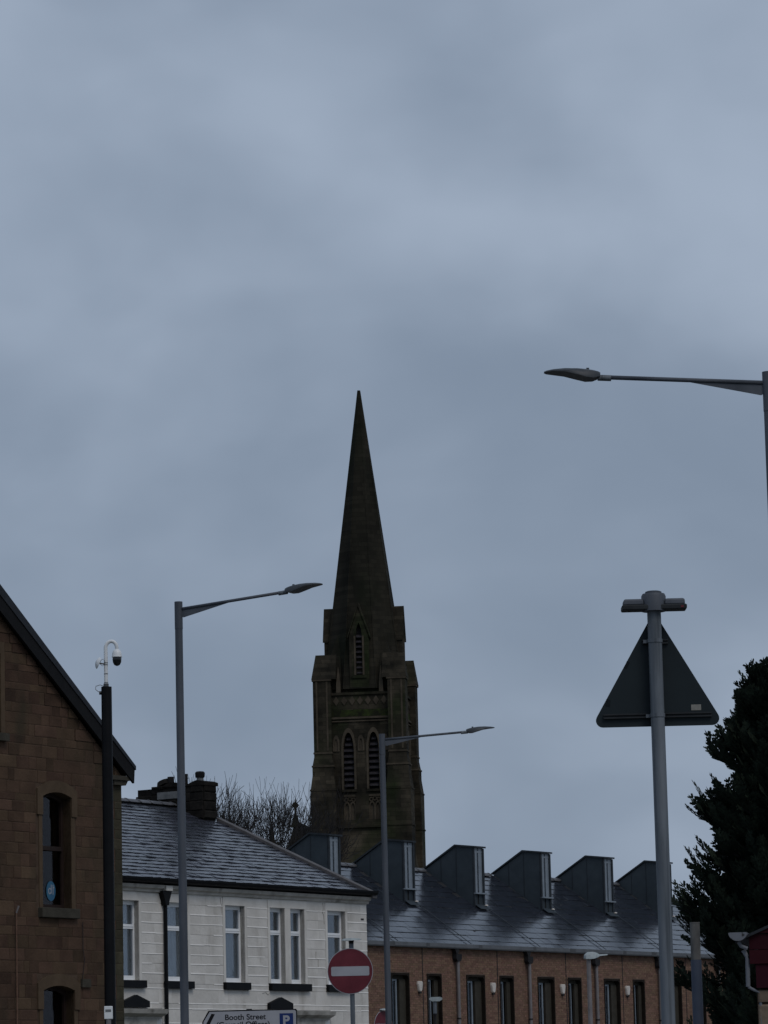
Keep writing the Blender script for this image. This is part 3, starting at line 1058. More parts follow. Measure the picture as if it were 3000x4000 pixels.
# windows: rounded reveals with the opening's shadow put into their colour, off-centre mullion
for i, (a, b) in enumerate(bw):
    rv = 0.055
    g = G()
    g.box(a, a + rv, -.015, .30, BZ0, BZ1 - .001).box(b - rv, b, -.015, .30, BZ0, BZ1 - .001)
    g.box(a + rv, b - rv, -.015, .30, BZ1 - .075, BZ1 - .002)
    r = .12
    for sx, ax in ((1, a + rv), (-1, b - rv)):
        n = 5
        arc = [(ax + sx * (r - r * math.cos(PI / 2 * k / n)), BZ1 - .077 - r + r * math.sin(PI / 2 * k / n)) for k in range(n + 1)]
        p = [(ax, BZ1 - .077)] + arc
        if sx > 0:
            p = p[::-1]
        g.prism(p, -.014, .29)
    rvo = g.build('shadow_lining', 'lining_shadow', BT)
    wide = b - a > 1.0
    g = G()
    m = a + (b - a) * (.50 if wide else .55)
    t0 = BZ1 - .20
    hm = .035 if wide else .022
    g.box(m - hm, m + hm, .16 if wide else .19, .24, BZ0, t0)
    g.box(a + rv, m - .035, .17, .23, t0 - .06, t0).box(a + rv, a + rv + .05, .17, .23, BZ0, t0 - .06)
    if wide:
        g.box(a + rv + .05, m - .035, .17, .23, 3.92, 4.02)
    g.build('mullion', 'grey_frame', rvo)
    G().box(a + rv + .05, m - .036, .195, .205, BZ0, t0 - .06).build('pane', 'glass_blue' if wide else 'glass_dim', rvo)
    if i % 3 == 0:
        G().prism([(a + rv + .06, BZ0), (m - .06, BZ0), (m - .07, 4.35 + .1 * (i % 2)), (a + rv + .12, 4.75)], .26, .268).build('drape', 'curtain', rvo)
    G().box(a + rv, b - rv, .17, .23, t0 + .001, BZ1 - .076).build('head_panel', 'reveal', rvo)
    G().box(m + .036, m + .13, .20, .21, BZ0, t0).build('pane', 'glass_blue' if wide else 'glass_dim', rvo)
    G().box(m + .131, b - rv, .12, .22, BZ0, t0).build('side_panel', 'reveal', rvo)
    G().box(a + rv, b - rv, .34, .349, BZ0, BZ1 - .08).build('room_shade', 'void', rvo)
# movement joints
for x in (-3.25, 1.50, 6.12, 10.15, 14.9):
    G().box(x - .02, x + .02, -.006, .013, 2.9, 6.60).build('movement_joint', 'hopper', BT)
# fascia gutter
g = G().prism_x([(-.02, 6.60), (-.19, 6.60), (-.21, 6.64), (-.21, 6.76), (-.02, 6.76)][::-1], BL - .05, BR_ + .05)
fg = g.build('gutter', 'fascia_grey', BT)
for x in (-5.6, -3.3, .0, 3.6, 6.1, 9.9, 12.0, 15.0):
    G().box(x, x + rnd.uniform(.12, .5), -.214, -.2105, 6.605, 6.755).build('gutter_joint', mat('gutter_patch', (.05, .055, .06), (.075, .08, .088)), fg)
for x in (-1.22, 3.44, 8.08, 12.72, 17.3):
    g = G()
    g.rings([[(x + dx * sx, -.10 + dy * .08, z) for dx, dy in ((-1, -1), (1, -1), (1, 1), (-1, 1))] for sx, z in ((.10, 6.18), (.17, 6.27), (.17, 6.42), (.05, 6.425))])
    g.rings([[(x - .09 + dx * sx, -.10 + dy * .07, z) for dx, dy in ((-1, -1), (1, -1), (1, 1), (-1, 1))] for sx, z in ((.055, 6.426), (.10, 6.52), (.16, 6.599))])
    hp = g.build('rain_hopper', 'hopper', BT)
    G().tube([(x + .03, -.10, .1), (x + .03, -.10, 6.179)], .058, 12).build('downpipe', 'galv_pipe', BT, True)
    G().tube([(x + .03, -.10, 4.25), (x + .03, -.10, 4.30)], .07, 12).build('pipe_collar', 'hopper', BT)
# roof bed and tiles
g = G()
g.prism_x([(-.2, broof(-.2) - .07), (-.2, broof(-.2) - .03), (BRD, broof(BRD) - .03), (8.3, broof(-.2) - .03), (8.3, broof(-.2) - .07), (BRD, broof(BRD) - .12)][::-1], BL, BR_ + .08)
brf = g.build('roof', 'slate_bed', BT)
bang = math.atan(BS)
DU = [-5.65 + 4.62 * i for i in range(6)]
DU = [-5.62, -1.08, 3.46, 8.06, 12.62, 17.12]
DW = 0.70
D1 = 2.1


def no_dormer(x, d):
    return not any(u - .1 < x < u + DW + .1 and d > D1 + .3 for u in DU)


lay_slates('roof_tile', 'tile', brf, BL - .05, BR_ + .1, -.20, BRD - .12, lambda d: broof(d) - .03, bang, 0.60, 0.365, 0.10, 0.010, 0.003,
           lambda p: abs(p[0] - 2.0) * .5 + p[1], keep=no_dormer)
x = BL
g = G()
p = [(-.15, -.08), (-.12, -.02), (0, .05), (.12, -.02), (.15, -.08), (0, -.01)]
g.prism_x(p[::-1], 0, .44)
g.prism_x([(a * 1.1, b + .012) for a, b in p][::-1], .40, .47)
rme = g.mesh('ridge_tile', M['ridge_tile'])
while x < BR_ - .3:
    if not any(u - .47 < x < u + DW for u in DU):
        inst('ridge_tile', rme, brf, (x, BRD, broof(BRD) + .0))
    x += .445
G().prism_x([(-.22, broof(-.22) - .12), (-.22, broof(-.22) + .05), (BRD, broof(BRD) + .06), (8.3, broof(-.2) + .05), (8.3, broof(-.2) - .12), (BRD, broof(BRD) - .11)][::-1], BR_ + .10, BR_ + .2).build('verge_trim', 'zinc_edge', BT)
for u in DU:
    # dark joint strips running down to the eaves from each dormer
    dv = Vector((0, 1, BS)).normalized()
    o = G().box(-.022, .022, 0, 2.75, .02, .034).build('party_strip', 'zinc_edge', brf, loc=(u + DW - .05, -.16, broof(-.16) + .012), rot=(bang, 0, 0.0))


def dormer(u):
    """zinc clad dormer: cheek rises from the ridge to a flat top, tall slot window in front"""
    TOP = 10.40
    zb = broof(D1) - .05
    side = [(D1, zb), (BRD + .02, broof(BRD) - .02), (BRD + .02, broof(BRD) + .02), (2.80, TOP + .02), (D1, TOP - .06)]
    # closed body; y is depth
    g = G().prism_x(side, u, u + .012).prism_x(side, u + DW - .012, u + DW)
    body = g.build('dormer_cheek', 'zinc', BT)
    # folded seams on the visible cheek
    for d in (2.78, 3.42):
        zt = TOP - .0 if d < 2.8 else TOP + .02 - (d - 2.80) * (TOP - broof(BRD)) / (BRD - 2.80)
        G().box(u - .012, u - .0005, d - .008, d + .008, broof(d) + .02, zt - .03).build('standing_seam', 'zinc_edge', body)
    top = [(D1 - .10, TOP - .07), (2.80, TOP + .02), (BRD + .1, broof(BRD) + .01), (BRD + .1, broof(BRD) + .06), (2.81, TOP + .085), (D1 - .10, TOP - .01)]
    G().prism_x(top, u - .05, u + DW + .05).build('dormer_roof', 'zinc_edge', body)
    y = D1
    g = G().box(u, u + .07, y - .05, y + .02, zb, TOP - .08).box(u + DW - .10, u + DW, y - .05, y + .02, zb, TOP - .08)
    g.build('corner_trim', 'zinc_edge', body)
    g = G().box(u + .071, u + DW - .101, y - .02, y + .02, TOP - .24, TOP - .08)
    g.box(u + .13, u + .26, y - .02, y + .02, zb + .50, TOP - .242).box(u + .36, u + .47, y - .02, y + .02, zb + .50, TOP - .242)
    g.box(u + .071, u + .125, y - .01, y + .02, zb + .50, TOP - .242).box(u + .475, u + DW - .101, y - .01, y + .02, zb + .5, TOP - .242)
    g.build('dormer_frame', 'grey_frame', body)
    G().box(u + .261, u + .359, y + .0, y + .012, zb + .50, TOP - .242).build('pane', 'glass', body)
    G().box(u + .30, u + .325, y - .035, y - .0205, TOP - .17, TOP - .085).build('bracket', 'zinc_edge', body)
    G().box(u - .0, u + DW + .02, y - .12, y + .02, zb + .45, zb + .499).build('dormer_sill', 'grey_frame', body)
    g = G().box(u + .071, u + .24, y - .02, y + .015, zb, zb + .449).box(u + .34, u + .48, y - .02, y + .015, zb, zb + .449)
    g.build('apron_panel', 'zinc', body)
    G().box(u + .241, u + .339, y + .0, y + .012, zb, zb + .449).build('apron_groove', 'void', body)
    G().box(u + .481, u + DW - .101, y - .012, y + .012, zb, zb + .449).build('apron_panel', 'zinc', body)
    # little lead apron below
    G().box(u + .05, u + DW, -.30, .0, .0, .012).build('lead_apron', 'zinc', body, loc=(0, y - .02, broof(y) + .035), rot=(bang, 0, 0))
    G().lathe([(.07, 0), (.06, .03), (.0, .045)], 10).build('flashing_knob', 'alarm', body, True, loc=(u + DW - .05, y - .12, broof(y) + .0))


for u in DU:
    dormer(u)

# alarm boxes on the brick wall
poss = ['leftmost of the four', 'second of the four from the left', 'third of the four from the left', 'rightmost of the four']
BTM = Matrix.Translation((2.689, 126.0, 0)) @ Matrix.Rotation(FAC, 4, 'Z')
for i, (x, z) in enumerate([(-3.50, 5.32), (1.13, 5.33), (5.80, 5.34), (10.42, 5.34)]):
    o = thing('alarm_box', 'cream shield shaped alarm box on brick wall, ' + poss[i], 'alarm box', BTM @ Vector((x, 0, z)), FAC, 'alarm boxes on the brick terrace')
    outl = [(-.12, .17), (-.135, .08), (-.08, -.14), (-.05, -.175), (.05, -.175), (.08, -.14), (.135, .08), (.12, .17)]
    g = G()
    g.rings([[(a * s, y, c * s) for a, c in outl[::-1]] for y, s in ((0, 1), (-.05, 1), (-.085, .86))])
    g.build('cover', 'alarm', o)
    G().box(-.055, .055, -.075, -.004, -.235, -.178).build('strobe', 'hopper', o)

# ================================================================== church
CH = thing('church', 'sooty stone church with a tall octagonal spire on a buttressed belfry tower', 'church', (-1.85, 300.0, 0), -R(8))
HB = 3.25                        # half width of the tower body


def sq(h, z):
    return [(-h, -h, z), (h, -h, z), (h, h, z), (-h, h, z)]


def lancet(x0, x1, z0, zs_, za, n=7):
    """outline of a pointed opening, counter-clockwise from bottom left as seen from the front"""
    c = (x0 + x1) / 2
    pts = [(x0, z0), (x1, z0)]
    for i in range(n + 1):
        t = i / n
        pts.append((x1 + (c - x1) * (1 - math.cos(t * PI / 2)), zs_ + (za - zs_) * math.sin(t * PI / 2)))
    for i in range(1, n + 1):
        t = 1 - i / n
        pts.append((x0 + (c - x0) * (1 - math.cos(t * PI / 2)), zs_ + (za - zs_) * math.sin(t * PI / 2)))
    return pts


def frame_ring(g, inner, outer, y0, y1):
    b, n = len(g.v), len(inner)
    for y in (y0, y1):
        g.v += [(x, y, z) for x, z in inner] + [(x, y, z) for x, z in outer]
    for i in range(n):
        j = (i + 1) % n
        g.f.append((b + i, b + n + i, b + n + j, b + j)[::-1])
        g.f.append((b + i, b + j, b + 2 * n + j, b + 2 * n + i)[::-1])
        g.f.append((b + n + i, b + 3 * n + i, b + 3 * n + j, b + n + j)[::-1])


# tower core with recessed belfry panels: a core box and face slabs around the openings
g = G().box(-2.7, 2.7, -2.7, 2.7, 0, 34.6)
tower = g.build('tower', 'church', CH)
ops = [(-1.45, -.59, 26.45, 31.1), (.59, 1.45, 26.45, 31.1), (-1.50, -.54, 24.0, 26.05), (.54, 1.50, 24.0, 26.05)]
for k in range(4):
    f = bpy.data.objects.new('tower_face', None)
    g = G()
    for a, b, l, h in wall_cells(-HB, HB, 0, 34.2, ops):
        g.box(a, b, -HB, -2.701, l, h)
    o = g.build('tower_face', 'church', tower, rot=(0, 0, k * PI / 2))
    if k in (0, 1, 3):
        for sx in (-1, 1):
            c = 1.02 * sx
            g = G()
            fr_out = [(c - .43, 26.45), (c + .43, 26.45), (c + .43, 31.1), (c - .43, 31.1)]
            # spandrel fill: strip between pointed arch and square top
            arch = lancet(c - .43, c + .43, 26.45, 29.6, 31.05)
            top = [p for p in arch[2:]]
            nn = len(top)
            b = len(g.v)
            for i, p in enumerate(top):
                g.v += [(p[0], -HB + .03, p[1]), (p[0], -HB + .03, 31.1), (p[0], -2.72, p[1])]
            for i in range(nn - 1):
                g.f.append((b + 3 * i, b + 3 * i + 1, b + 3 * i + 4, b + 3 * i + 3))
                g.f.append((b + 3 * i, b + 3 * i + 3, b + 3 * i + 5, b + 3 * i + 2))
            inner = lancet(c - .43, c + .43, 26.45, 29.6, 31.05)
            outer = lancet(c - .60, c + .60, 26.45, 29.6, 31.42)
            frame_ring(g, inner, outer, -HB - .10, -HB + .02)
            o = g.build('belfry_arch', 'church_dress', tower, rot=(0, 0, k * PI / 2))
            zz = 26.7
            while zz < 30.6:
                hw = .42 if zz < 29.6 else .42 * max(.15, 1 - (zz - 29.6) / 1.5)
                g = G().prism_x([(-3.14, zz - .02), (-2.80, zz + .26), (-2.80, zz + .32), (-3.14, zz + .06)][::-1], c - hw, c + hw)
                g.build('louvre', 'louvre', o)
                zz += .47
            G().box(c - .43, c + .43, -2.715, -2.703, 26.46, 31.05).build('belfry_void', 'void', o)
            G().box(c - .62, c + .62, -HB - .16, -HB + .2, 26.25, 26.44).build('belfry_sill', 'church', o)
            # blind tracery panel below
            g = G()
            g.box(c - .48, c + .48, -HB + .22, -2.69, 24.0, 26.05)
            for dx in (-.24, .24):
                inner = lancet(c + dx - .16, c + dx + .16, 24.0, 24.95, 25.35, 4)
                outer = lancet(c + dx - .24, c + dx + .24, 24.0, 24.95, 25.5, 4)
                frame_ring(g, inner, outer, -HB + .06, -HB + .22)
            for dx, dz in ((0, 25.68), (-.3, 25.62), (.3, 25.62)):
                inner = [(c + dx + .11 * math.cos(a * PI / 4), dz + .11 * math.sin(a * PI / 4)) for a in range(8)]
                outer = [(c + dx + .19 * math.cos(a * PI / 4), dz + .19 * math.sin(a * PI / 4)) for a in range(8)]
                frame_ring(g, inner, outer, -HB + .06, -HB + .22)
            g.box(c - .52, c + .52, -HB + .02, -HB + .2, 25.86, 26.05)
            g.build('blind_tracery', 'church_dress', tower, rot=(0, 0, k * PI / 2))
        # small blind arches beside and between
        for c in (-2.02, 0, 2.02):
            g = G()
            frame_ring(g, lancet(c - .13, c + .13, 29.6, 30.1, 30.55, 4), lancet(c - .27, c + .27, 29.55, 30.1, 30.85, 4), -HB - .09, -HB + .01)
            g.prism(lancet(c - .13, c + .13, 29.6, 30.1, 30.55, 4), -HB - .005, -HB + .005)
            g.build('blind_arch', 'church_dress', tower, rot=(0, 0, k * PI / 2))
        for z0, h, d in ((32.15, .16, .16), (31.92, .10, .10), (23.35, .22, .20)):
            G().box(-HB + .35, HB - .35, -HB - d, -HB + .02, z0, z0 + h).build('string_course', 'church_dress' if z0 > 30 else 'church', tower, rot=(0, 0, k * PI / 2))
        G().box(-1.6, -.35, -HB - .07, -HB + .02, 29.55, 29.68)
        # diamond frieze
        for i in range(7):
            c = -1.95 + i * .65
            G().prism([(c, 33.25), (c + .25, 33.62), (c, 33.99), (c - .25, 33.62)], -HB - .06, -HB + .01).build('diamond', 'church_dress', tower, rot=(0, 0, k * PI / 2))
        G().box(-HB + .4, HB - .4, -HB - .14, -HB + .03, 34.1, 34.3).build('parapet_coping', 'church', tower, rot=(0, 0, k * PI / 2))
        G().box(-HB + .45, HB - .45, -HB - .05, -HB + .02, 32.33, 32.9).build('parapet_base', 'church_moss', tower, rot=(0, 0, k * PI / 2))
        # lower plain sloped weathering
        G().prism_x([(-HB - .55, 20.2), (-HB - .02, 22.9), (-HB + .02, 22.9), (-HB + .02, 20.2)][::-1], -2.3, 2.3).build('weathering', 'church', tower, rot=(0, 0, k * PI / 2))
# corner buttress piers, stepped, with gabled caps
for sx, sy in ((-1, -1), (1, -1), (1, 1), (-1, 1)):
    cx, cy = sx * 3.05, sy * 3.05
    g = G()
    ring = lambda h, z, e=0: [(cx - h, cy - h, z), (cx + h, cy - h, z), (cx + h, cy + h, z), (cx - h, cy + h, z)]
    g.rings([ring(1.12, 0), ring(1.12, 18.5), ring(1.02, 19.4), ring(1.02, 26.4), ring(.86, 27.6), ring(.86, 28.3), ring(.72, 29.1), ring(.72, 35.35)])
    bt = g.build('buttress', 'church', CH)
    for z, h in ((29.35, .77), (28.28, .91), (26.35, 1.06), (23.4, 1.08), (35.25, .80)):
        G().box(cx - h, cx + h, cy - h, cy + h, z, z + .13).build('offset_course', 'church_dress' if z > 28 else 'church', bt)
    # chamfered recess panel on the faces
    for yy in (cy - .75 if sy < 0 else cy + .75,):
        for dx in (-.42, .42):
            G().box(cx + dx - .07, cx + dx + .07, min(yy, cy), max(yy, cy) + .0, 29.6, 35.2).build('buttress_rib', 'church_dress', bt)
    o_, i_ = sx * .72, -sx * 1.15
    # gabled cap with ridge across the front, hipped at the outer end
    a, b = (cx + o_), (cx + i_)
    g = G()
    yy0, yy1 = cy - .80, cy + .80
    A = [(a + sx * .1, yy0, 35.39), (a + sx * .1, yy1, 35.39), (b, yy1, 35.39), (b, yy0, 35.39), (a - sx * .16, cy, 37.45), (b, cy, 37.45)]
    g.v = A
    g.f = [(0, 4, 1), (0, 3, 5, 4), (1, 4, 5, 2), (0, 1, 2, 3), (2, 5, 3)]
    if sx > 0:
        g.f = [q[::-1] for q in g.f]
    g.build('gabled_cap', 'church', bt)
    # broach pinnacle leaning on the spire
    q = 2.30
    g = G()
    bx, by = sx * q, sy * q
    base = [(bx - .75, by - .75, 34.6), (bx + .75, by - .75, 34.6), (bx + .75, by + .75, 34.6), (bx - .75, by + .75, 34.6)]
    mid = [(p[0] * 1, p[1] * 1, 35.6) for p in base]
    tip = [(sx * 1.78 + dx, sy * 1.78 + dy, 39.4) for dx, dy in ((-.03, -.03), (.03, -.03), (.03, .03), (-.03, .03))]
    g.rings([base, mid, tip])
    g.build('broach', 'spire', CH)
    G().rings([[(sx * 1.75 + h * dx, -sy * 0 + sy * 3.2 + h * dy, z) for dx, dy in ((-1, -1), (1, -1), (1, 1), (-1, 1))] for h, z in ((.18, 34.3), (.16, 35.0), (.02, 36.4))]).build('pinnacle', 'church_dress', CH)
# octagonal spire: eight faces
RB, ZB, ZT = 3.50, 34.6, 59.75
g = G()


def octr(r, z):
    return [(r * math.cos(PI / 8 + k * PI / 4), r * math.sin(PI / 8 + k * PI / 4), z) for k in range(8)]


rr = lambda z: 0.13 + (RB - .13) * (ZT - z) / (ZT - ZB)
zl = [ZB + (ZT - ZB) * i / 24 for i in range(25)]
g.rings([octr(rr(z), z) for z in zl])
sp = g.build('spire', 'spire', CH)
g = G()
for k in range(8):
    a = PI / 8 + k * PI / 4
    g.tube([(rr(ZB) * math.cos(a), rr(ZB) * math.sin(a), ZB), (.125 * math.cos(a), .125 * math.sin(a), ZT - .3)], [.075, .04], 6)
g.build('spire_rib', 'spire', sp)
# lucarnes on the four main faces
for k in range(4):
    rot = (0, 0, k * PI / 2)
    y = -3.22
    hw = .80
    g = G()
    outer = [(-hw, 34.6), (hw, 34.6), (hw, 38.9), (0, 41.35), (-hw, 38.9)]
    # front wall around the slot
    for a, b, l, h in wall_cells(-hw, hw, 34.6, 38.9, [(-.26, .26, 35.7, 38.9)]):
        g.box(a, b, y, y + .35, l, h)
    g.prism([(-hw, 38.9), (-.26, 38.9), (-.2, 39.5), (0, 40.0), (0, 41.35)], y, y + .35)
    g.prism([(.26, 38.9), (hw, 38.9), (0, 41.35), (0, 40.0), (.2, 39.5)], y, y + .35)
    lc = g.build('lucarne', 'church', CH, rot=rot)
    g = G().box(-hw, -hw + .2, y + .35, -2.0, 34.6, 38.9).box(hw - .2, hw, y + .35, -2.0, 34.6, 38.9)
    g.build('lucarne_cheek', 'church', lc)
    g = G()
    g.prism([(hw + .12, 38.72), (hw + .12, 38.9), (0, 41.62), (0, 41.35)], y - .10, -1.9)
    g.prism([(-hw - .12, 38.9), (-hw - .12, 38.72), (0, 41.35), (0, 41.62)], y - .10, -1.9)
    g.build('lucarne_roof', 'church', lc)
    G().box(-.27, .27, y + .36, y + .37, 35.7, 39.9).build('lucarne_void', 'void', lc)
    zz = 35.85
    while zz < 39.2:
        G().prism_x([(y + .06, zz - .02), (y + .33, zz + .16), (y + .33, zz + .23), (y + .06, zz + .05)][::-1], -.255, .255).build('louvre', 'louvre', lc)
        zz += .42
    g = G().box(-.42, -.27, y - .04, y + .1, 35.7, 38.9).box(.27, .42, y - .04, y + .1, 35.7, 38.9)
    g.build('slot_jamb', 'church_dress', lc)
    G().box(-.6, .6, y - .1, y + .1, 35.45, 35.65).build('slot_sill', 'church', lc)
# nave and side gable with stone crosses
g = G()
g.box(-8.5, -3.2, -1.0, 34, 0, 15.2)
g.prism([(-8.7, 15.203), (-3.0, 15.203), (-5.85, 24.25)], -1.2, 34)
g.build('side_gable', 'church', CH)


def stone_cross(name, x, y, z, s):
    g = G()
    g.rings([[(x + h * dx, y + h * dy, z + zz * s) for dx, dy in ((-1, -1), (1, -1), (1, 1), (-1, 1))] for h, zz in ((.42 * s, -.6), (.22 * s, 0), (.16 * s, .35), (.09 * s, .5), (.09 * s, 1.0))])
    g.prism([(x + .33 * s * math.cos(a * PI / 4) * (1 if a % 2 == 0 else .72), z + s * 1.28 + .33 * s * math.sin(a * PI / 4) * (1 if a % 2 == 0 else .72)) for a in range(8)], y - .12 * s, y + .12 * s)
    g.prism([(x + .07 * s, z + s * 1.5), (x, z + s * 1.78), (x - .07 * s, z + s * 1.5)], y - .08 * s, y + .08 * s)
    return g.build(name, 'church', CH)


stone_cross('gable_cross', -5.85, -1.0, 24.3, .95)
g = G().box(-12.2, -8.6, 2, 34, 0, 12).prism([(-12.6, 12.003), (-5.4, 12.003), (-9.0, 21.0)], 4.5, 34)
g.build('nave_roof', 'church', CH)
g = G()
x, y, z = -8.0, 0.0, 19.9
g.lathe([(.55, 0), (.5, .5), (.34, 1.6), (.24, 2.3), (.42, 2.45), (.48, 2.6), (.3, 2.75), (.2, 3.0), (.22, 3.3), (.12, 3.7), (.03, 4.3)], 8, (x, y, z))
for a in range(4):
    c, s_ = math.cos(a * PI / 2), math.sin(a * PI / 2)
    g.lathe([(.02, -.16), (.16, -.05), (.16, .1), (.02, .2)], 6, (x + .48 * c, y + .48 * s_, z + 2.6))
g.build('crocketed_pinnacle', 'church', CH)
g = G().box(-8.6, -7.4, -.6, .6, 0, 19.95)
g.build('pinnacle_shaft', 'church', CH)


# ================================================================== bare trees behind
def bare_tree(x, y, h, seed, label):
    rr_ = random.Random(seed)
    t = thing('bare_tree', label, 'tree', (x, y, 0), 0, 'bare winter trees behind the church roofs')
    trunk, limbs, twigs = G(), G(), G()
    H = h

    def grow(p, d, ln, r, lv):
        n = 3
        pts, rad = [p], [r]
        q = p.copy()
        dd = d.copy()
        for i in range(n):
            dd = (dd + Vector((rr_.uniform(-.24, .24), rr_.uniform(-.24, .24), rr_.uniform(-.02, .13)))).normalized()
            q = q + dd * ln / n
            pts.append(q.copy())
            rad.append(r * (1 - .25 * (i + 1) / n))
        tgt = trunk if lv == 0 else (limbs if lv < 4 else twigs)
        tgt.tube(pts, rad, 7 if lv < 2 else (4 if lv < 4 else 3), cap=False)
        if lv >= 7:
            return
        k = 4 if lv == 0 else (2 if lv < 2 else rr_.choice((2, 3, 3)))
        a0 = rr_.uniform(0, 2 * PI)
        for i in range(k):
            a = a0 + 2 * PI * i / k + rr_.uniform(-.4, .4)
            sp_ = rr_.uniform(.26, .55) if lv < 4 else rr_.uniform(.3, .7)
            e1 = dd.cross(Vector((.3, .9, .2))).normalized()
            e2 = dd.cross(e1)
            nd = (dd * math.cos(sp_) + (e1 * math.cos(a) + e2 * math.sin(a)) * math.sin(sp_) + Vector((0, 0, .10))).normalized()
            grow(q, nd, ln * rr_.uniform(.70, .88), max(.018 * H / 18, rad[-1] * (.72 if k > 2 else .82)), lv + 1)
        if lv > 1:
            for w_ in range(2 if lv < 5 else 1):
                a = rr_.uniform(0, 2 * PI)
                nd = (dd + Vector((math.cos(a), math.sin(a), .35)) * .8).normalized()
                grow(pts[1 + w_], nd, ln * .55, max(.018 * H / 18, rad[2] * .45), lv + 2)

    grow(Vector((0, 0, 0)), Vector((0, 0, 1)), H * .24, H * .024, 0)
    zs_ = sorted(v[2] for v in twigs.v)
    k = H / zs_[int(len(zs_) * .995)]
    for g_, nm in ((trunk, 'trunk'), (limbs, 'limbs'), (twigs, 'crown')):
        g_.v = [(v[0] * k * .66, v[1] * k * .66, v[2] * k) for v in g_.v]
        g_.build(nm, 'bark', t)
    return t


bare_tree(-8.15, 190, 17.9, 3, 'bare winter tree rising directly right of the sooty chimney')
bare_tree(-6.9, 198, 17.9, 8, 'bare winter tree midway between chimney and church tower')
bare_tree(-5.6, 206, 18.0, 44, 'bare winter tree with its crown above the right verge of the slate roof')
bare_tree(-8.3, 318, 27.4, 21, 'bare winter tree behind the gable cross beside the church tower')
bare_tree(-13.0, 200, 16.6, 5, 'bare winter tree whose twigs barely show left of the sooty chimney')

# ================================================================== dark conifer, right
CT = thing('conifer_tree', 'dense dark cypress tree with feathery edges behind the post at right', 'tree', (4.10, 38.4, 0))
G().tube([(0, 0, 0), (0.02, 0, 3), (0, .02, 5.9)], [.16, .11, .02], 10).build('trunk', 'bark', CT, True)
prof = [(0.6, .85), (1.6, .98), (2.3, 1.0), (3.0, 1.0), (3.6, .94), (4.05, .80), (4.75, .66), (5.2, .55), (5.55, .40), (5.8, .27), (6.0, .06)]


def crad(z):
    for (a, ra), (b, rb_) in zip(prof, prof[1:]):
        if a <= z <= b:
            return ra + (rb_ - ra) * (z - a) / (b - a)
    return .05


leaf, stems = G(), G()
tr = random.Random(5)
boughs = [(.6 + 5.3 * (i + tr.random()) / 46, tr.uniform(0, 2 * PI), tr.uniform(.75, 1.1)) for i in range(46)]
boughs += [(5.12, PI * .99, 1.2), (4.55, PI * 1.03, 1.0), (3.95, PI * .97, 1.05), (3.3, PI * 1.02, 1.05)]


def leaflet(p, d, nrm, ln, w):
    s = d.cross(nrm).normalized() * w
    b = len(leaf.v)
    m_ = p + d * ln * .45
    leaf.v += [tuple(p), tuple(m_ + s), tuple(p + d * ln), tuple(m_ - s)]
    leaf.f.append((b, b + 1, b + 2, b + 3))


def spray(p, d, ln, curl):
    """flat fan of scale-leaf shoots, tip curling upwards"""
    n = 7
    up = Vector((0, 0, 1))
    side = d.cross(up)
    if side.length < .1:
        side = Vector((1, 0, 0))
    side.normalize()
    tw = tr.uniform(-.9, .9)
    nrm = (side.cross(d).normalized() * math.cos(tw) + side * math.sin(tw)).normalized()
    q = p.copy()
    dd = d.copy()
    for i in range(n):
        dd = (dd + up * curl / n + Vector((tr.uniform(-.06, .06), tr.uniform(-.06, .06), tr.uniform(-.06, .06)))).normalized()
        q2 = q + dd * ln / n
        s = dd.cross(nrm).normalized()
        tap = 1 - i / n
        for sg in (-1, 1):
            sd_ = (dd * .75 + s * sg * tr.uniform(.45, .8) + up * .12).normalized()
            l2 = ln * .42 * (0.35 + tap * .75) * tr.uniform(.7, 1.15)
            leaflet(q, sd_, nrm, l2, .014)
            for t2 in (.35, .6, .8):
                for sg2 in (-1, 1):
                    sdd = (sd_ + s * sg2 * .45 + dd * .25).normalized()
                    leaflet(q + sd_ * l2 * t2, sdd, nrm, l2 * .42 * (1.15 - t2 * .5), .013)
        leaflet(q, dd, nrm, ln / n * 1.5, .010)
        q = q2


NP = 820
for i in range(NP):
    z = .7 + (5.85 - .7) * (i + tr.random()) / NP
    a = tr.uniform(0, 2 * PI)
    lift = max(q_[2] * math.exp(-((z - q_[0]) / .20) ** 2 - (math.atan2(math.sin(a - q_[1]), math.cos(a - q_[1])) / .42) ** 2) for q_ in boughs)
    rad = crad(z) * (tr.uniform(.45, .74) + .62 * lift)
    rad = min(rad, crad(z) * 1.2)
    z0 = max(.4, z - rad * tr.uniform(.35, .75))
    p0 = Vector((math.cos(a) * .05, math.sin(a) * .05, z0))
    p1 = Vector((math.cos(a) * rad, math.sin(a) * rad, z))
    L = (p1 - p0)
    stems.tube([p0, p0 + L * .6 - Vector((0, 0, .05)), p1], [.02, .012, .004], 3, cap=False)
    for t_ in (.55, .72, .88):
        q = p0 + L * t_ - Vector((0, 0, .04))
        for kk in range(2):
            dv = (L.normalized() + Vector((tr.uniform(-.7, .7), tr.uniform(-.7, .7), tr.uniform(-.2, .5)))).normalized()
            spray(q, dv, tr.uniform(.20, .34), .5)
    spray(p1 - L.normalized() * .14, (L.normalized() + Vector((tr.uniform(-.2, .2), tr.uniform(-.2, .2), .25))).normalized(), tr.uniform(.28, .42), .7)
stems.build('branches', 'bark', CT)
cr = leaf.build('crown', 'foliage', CT)


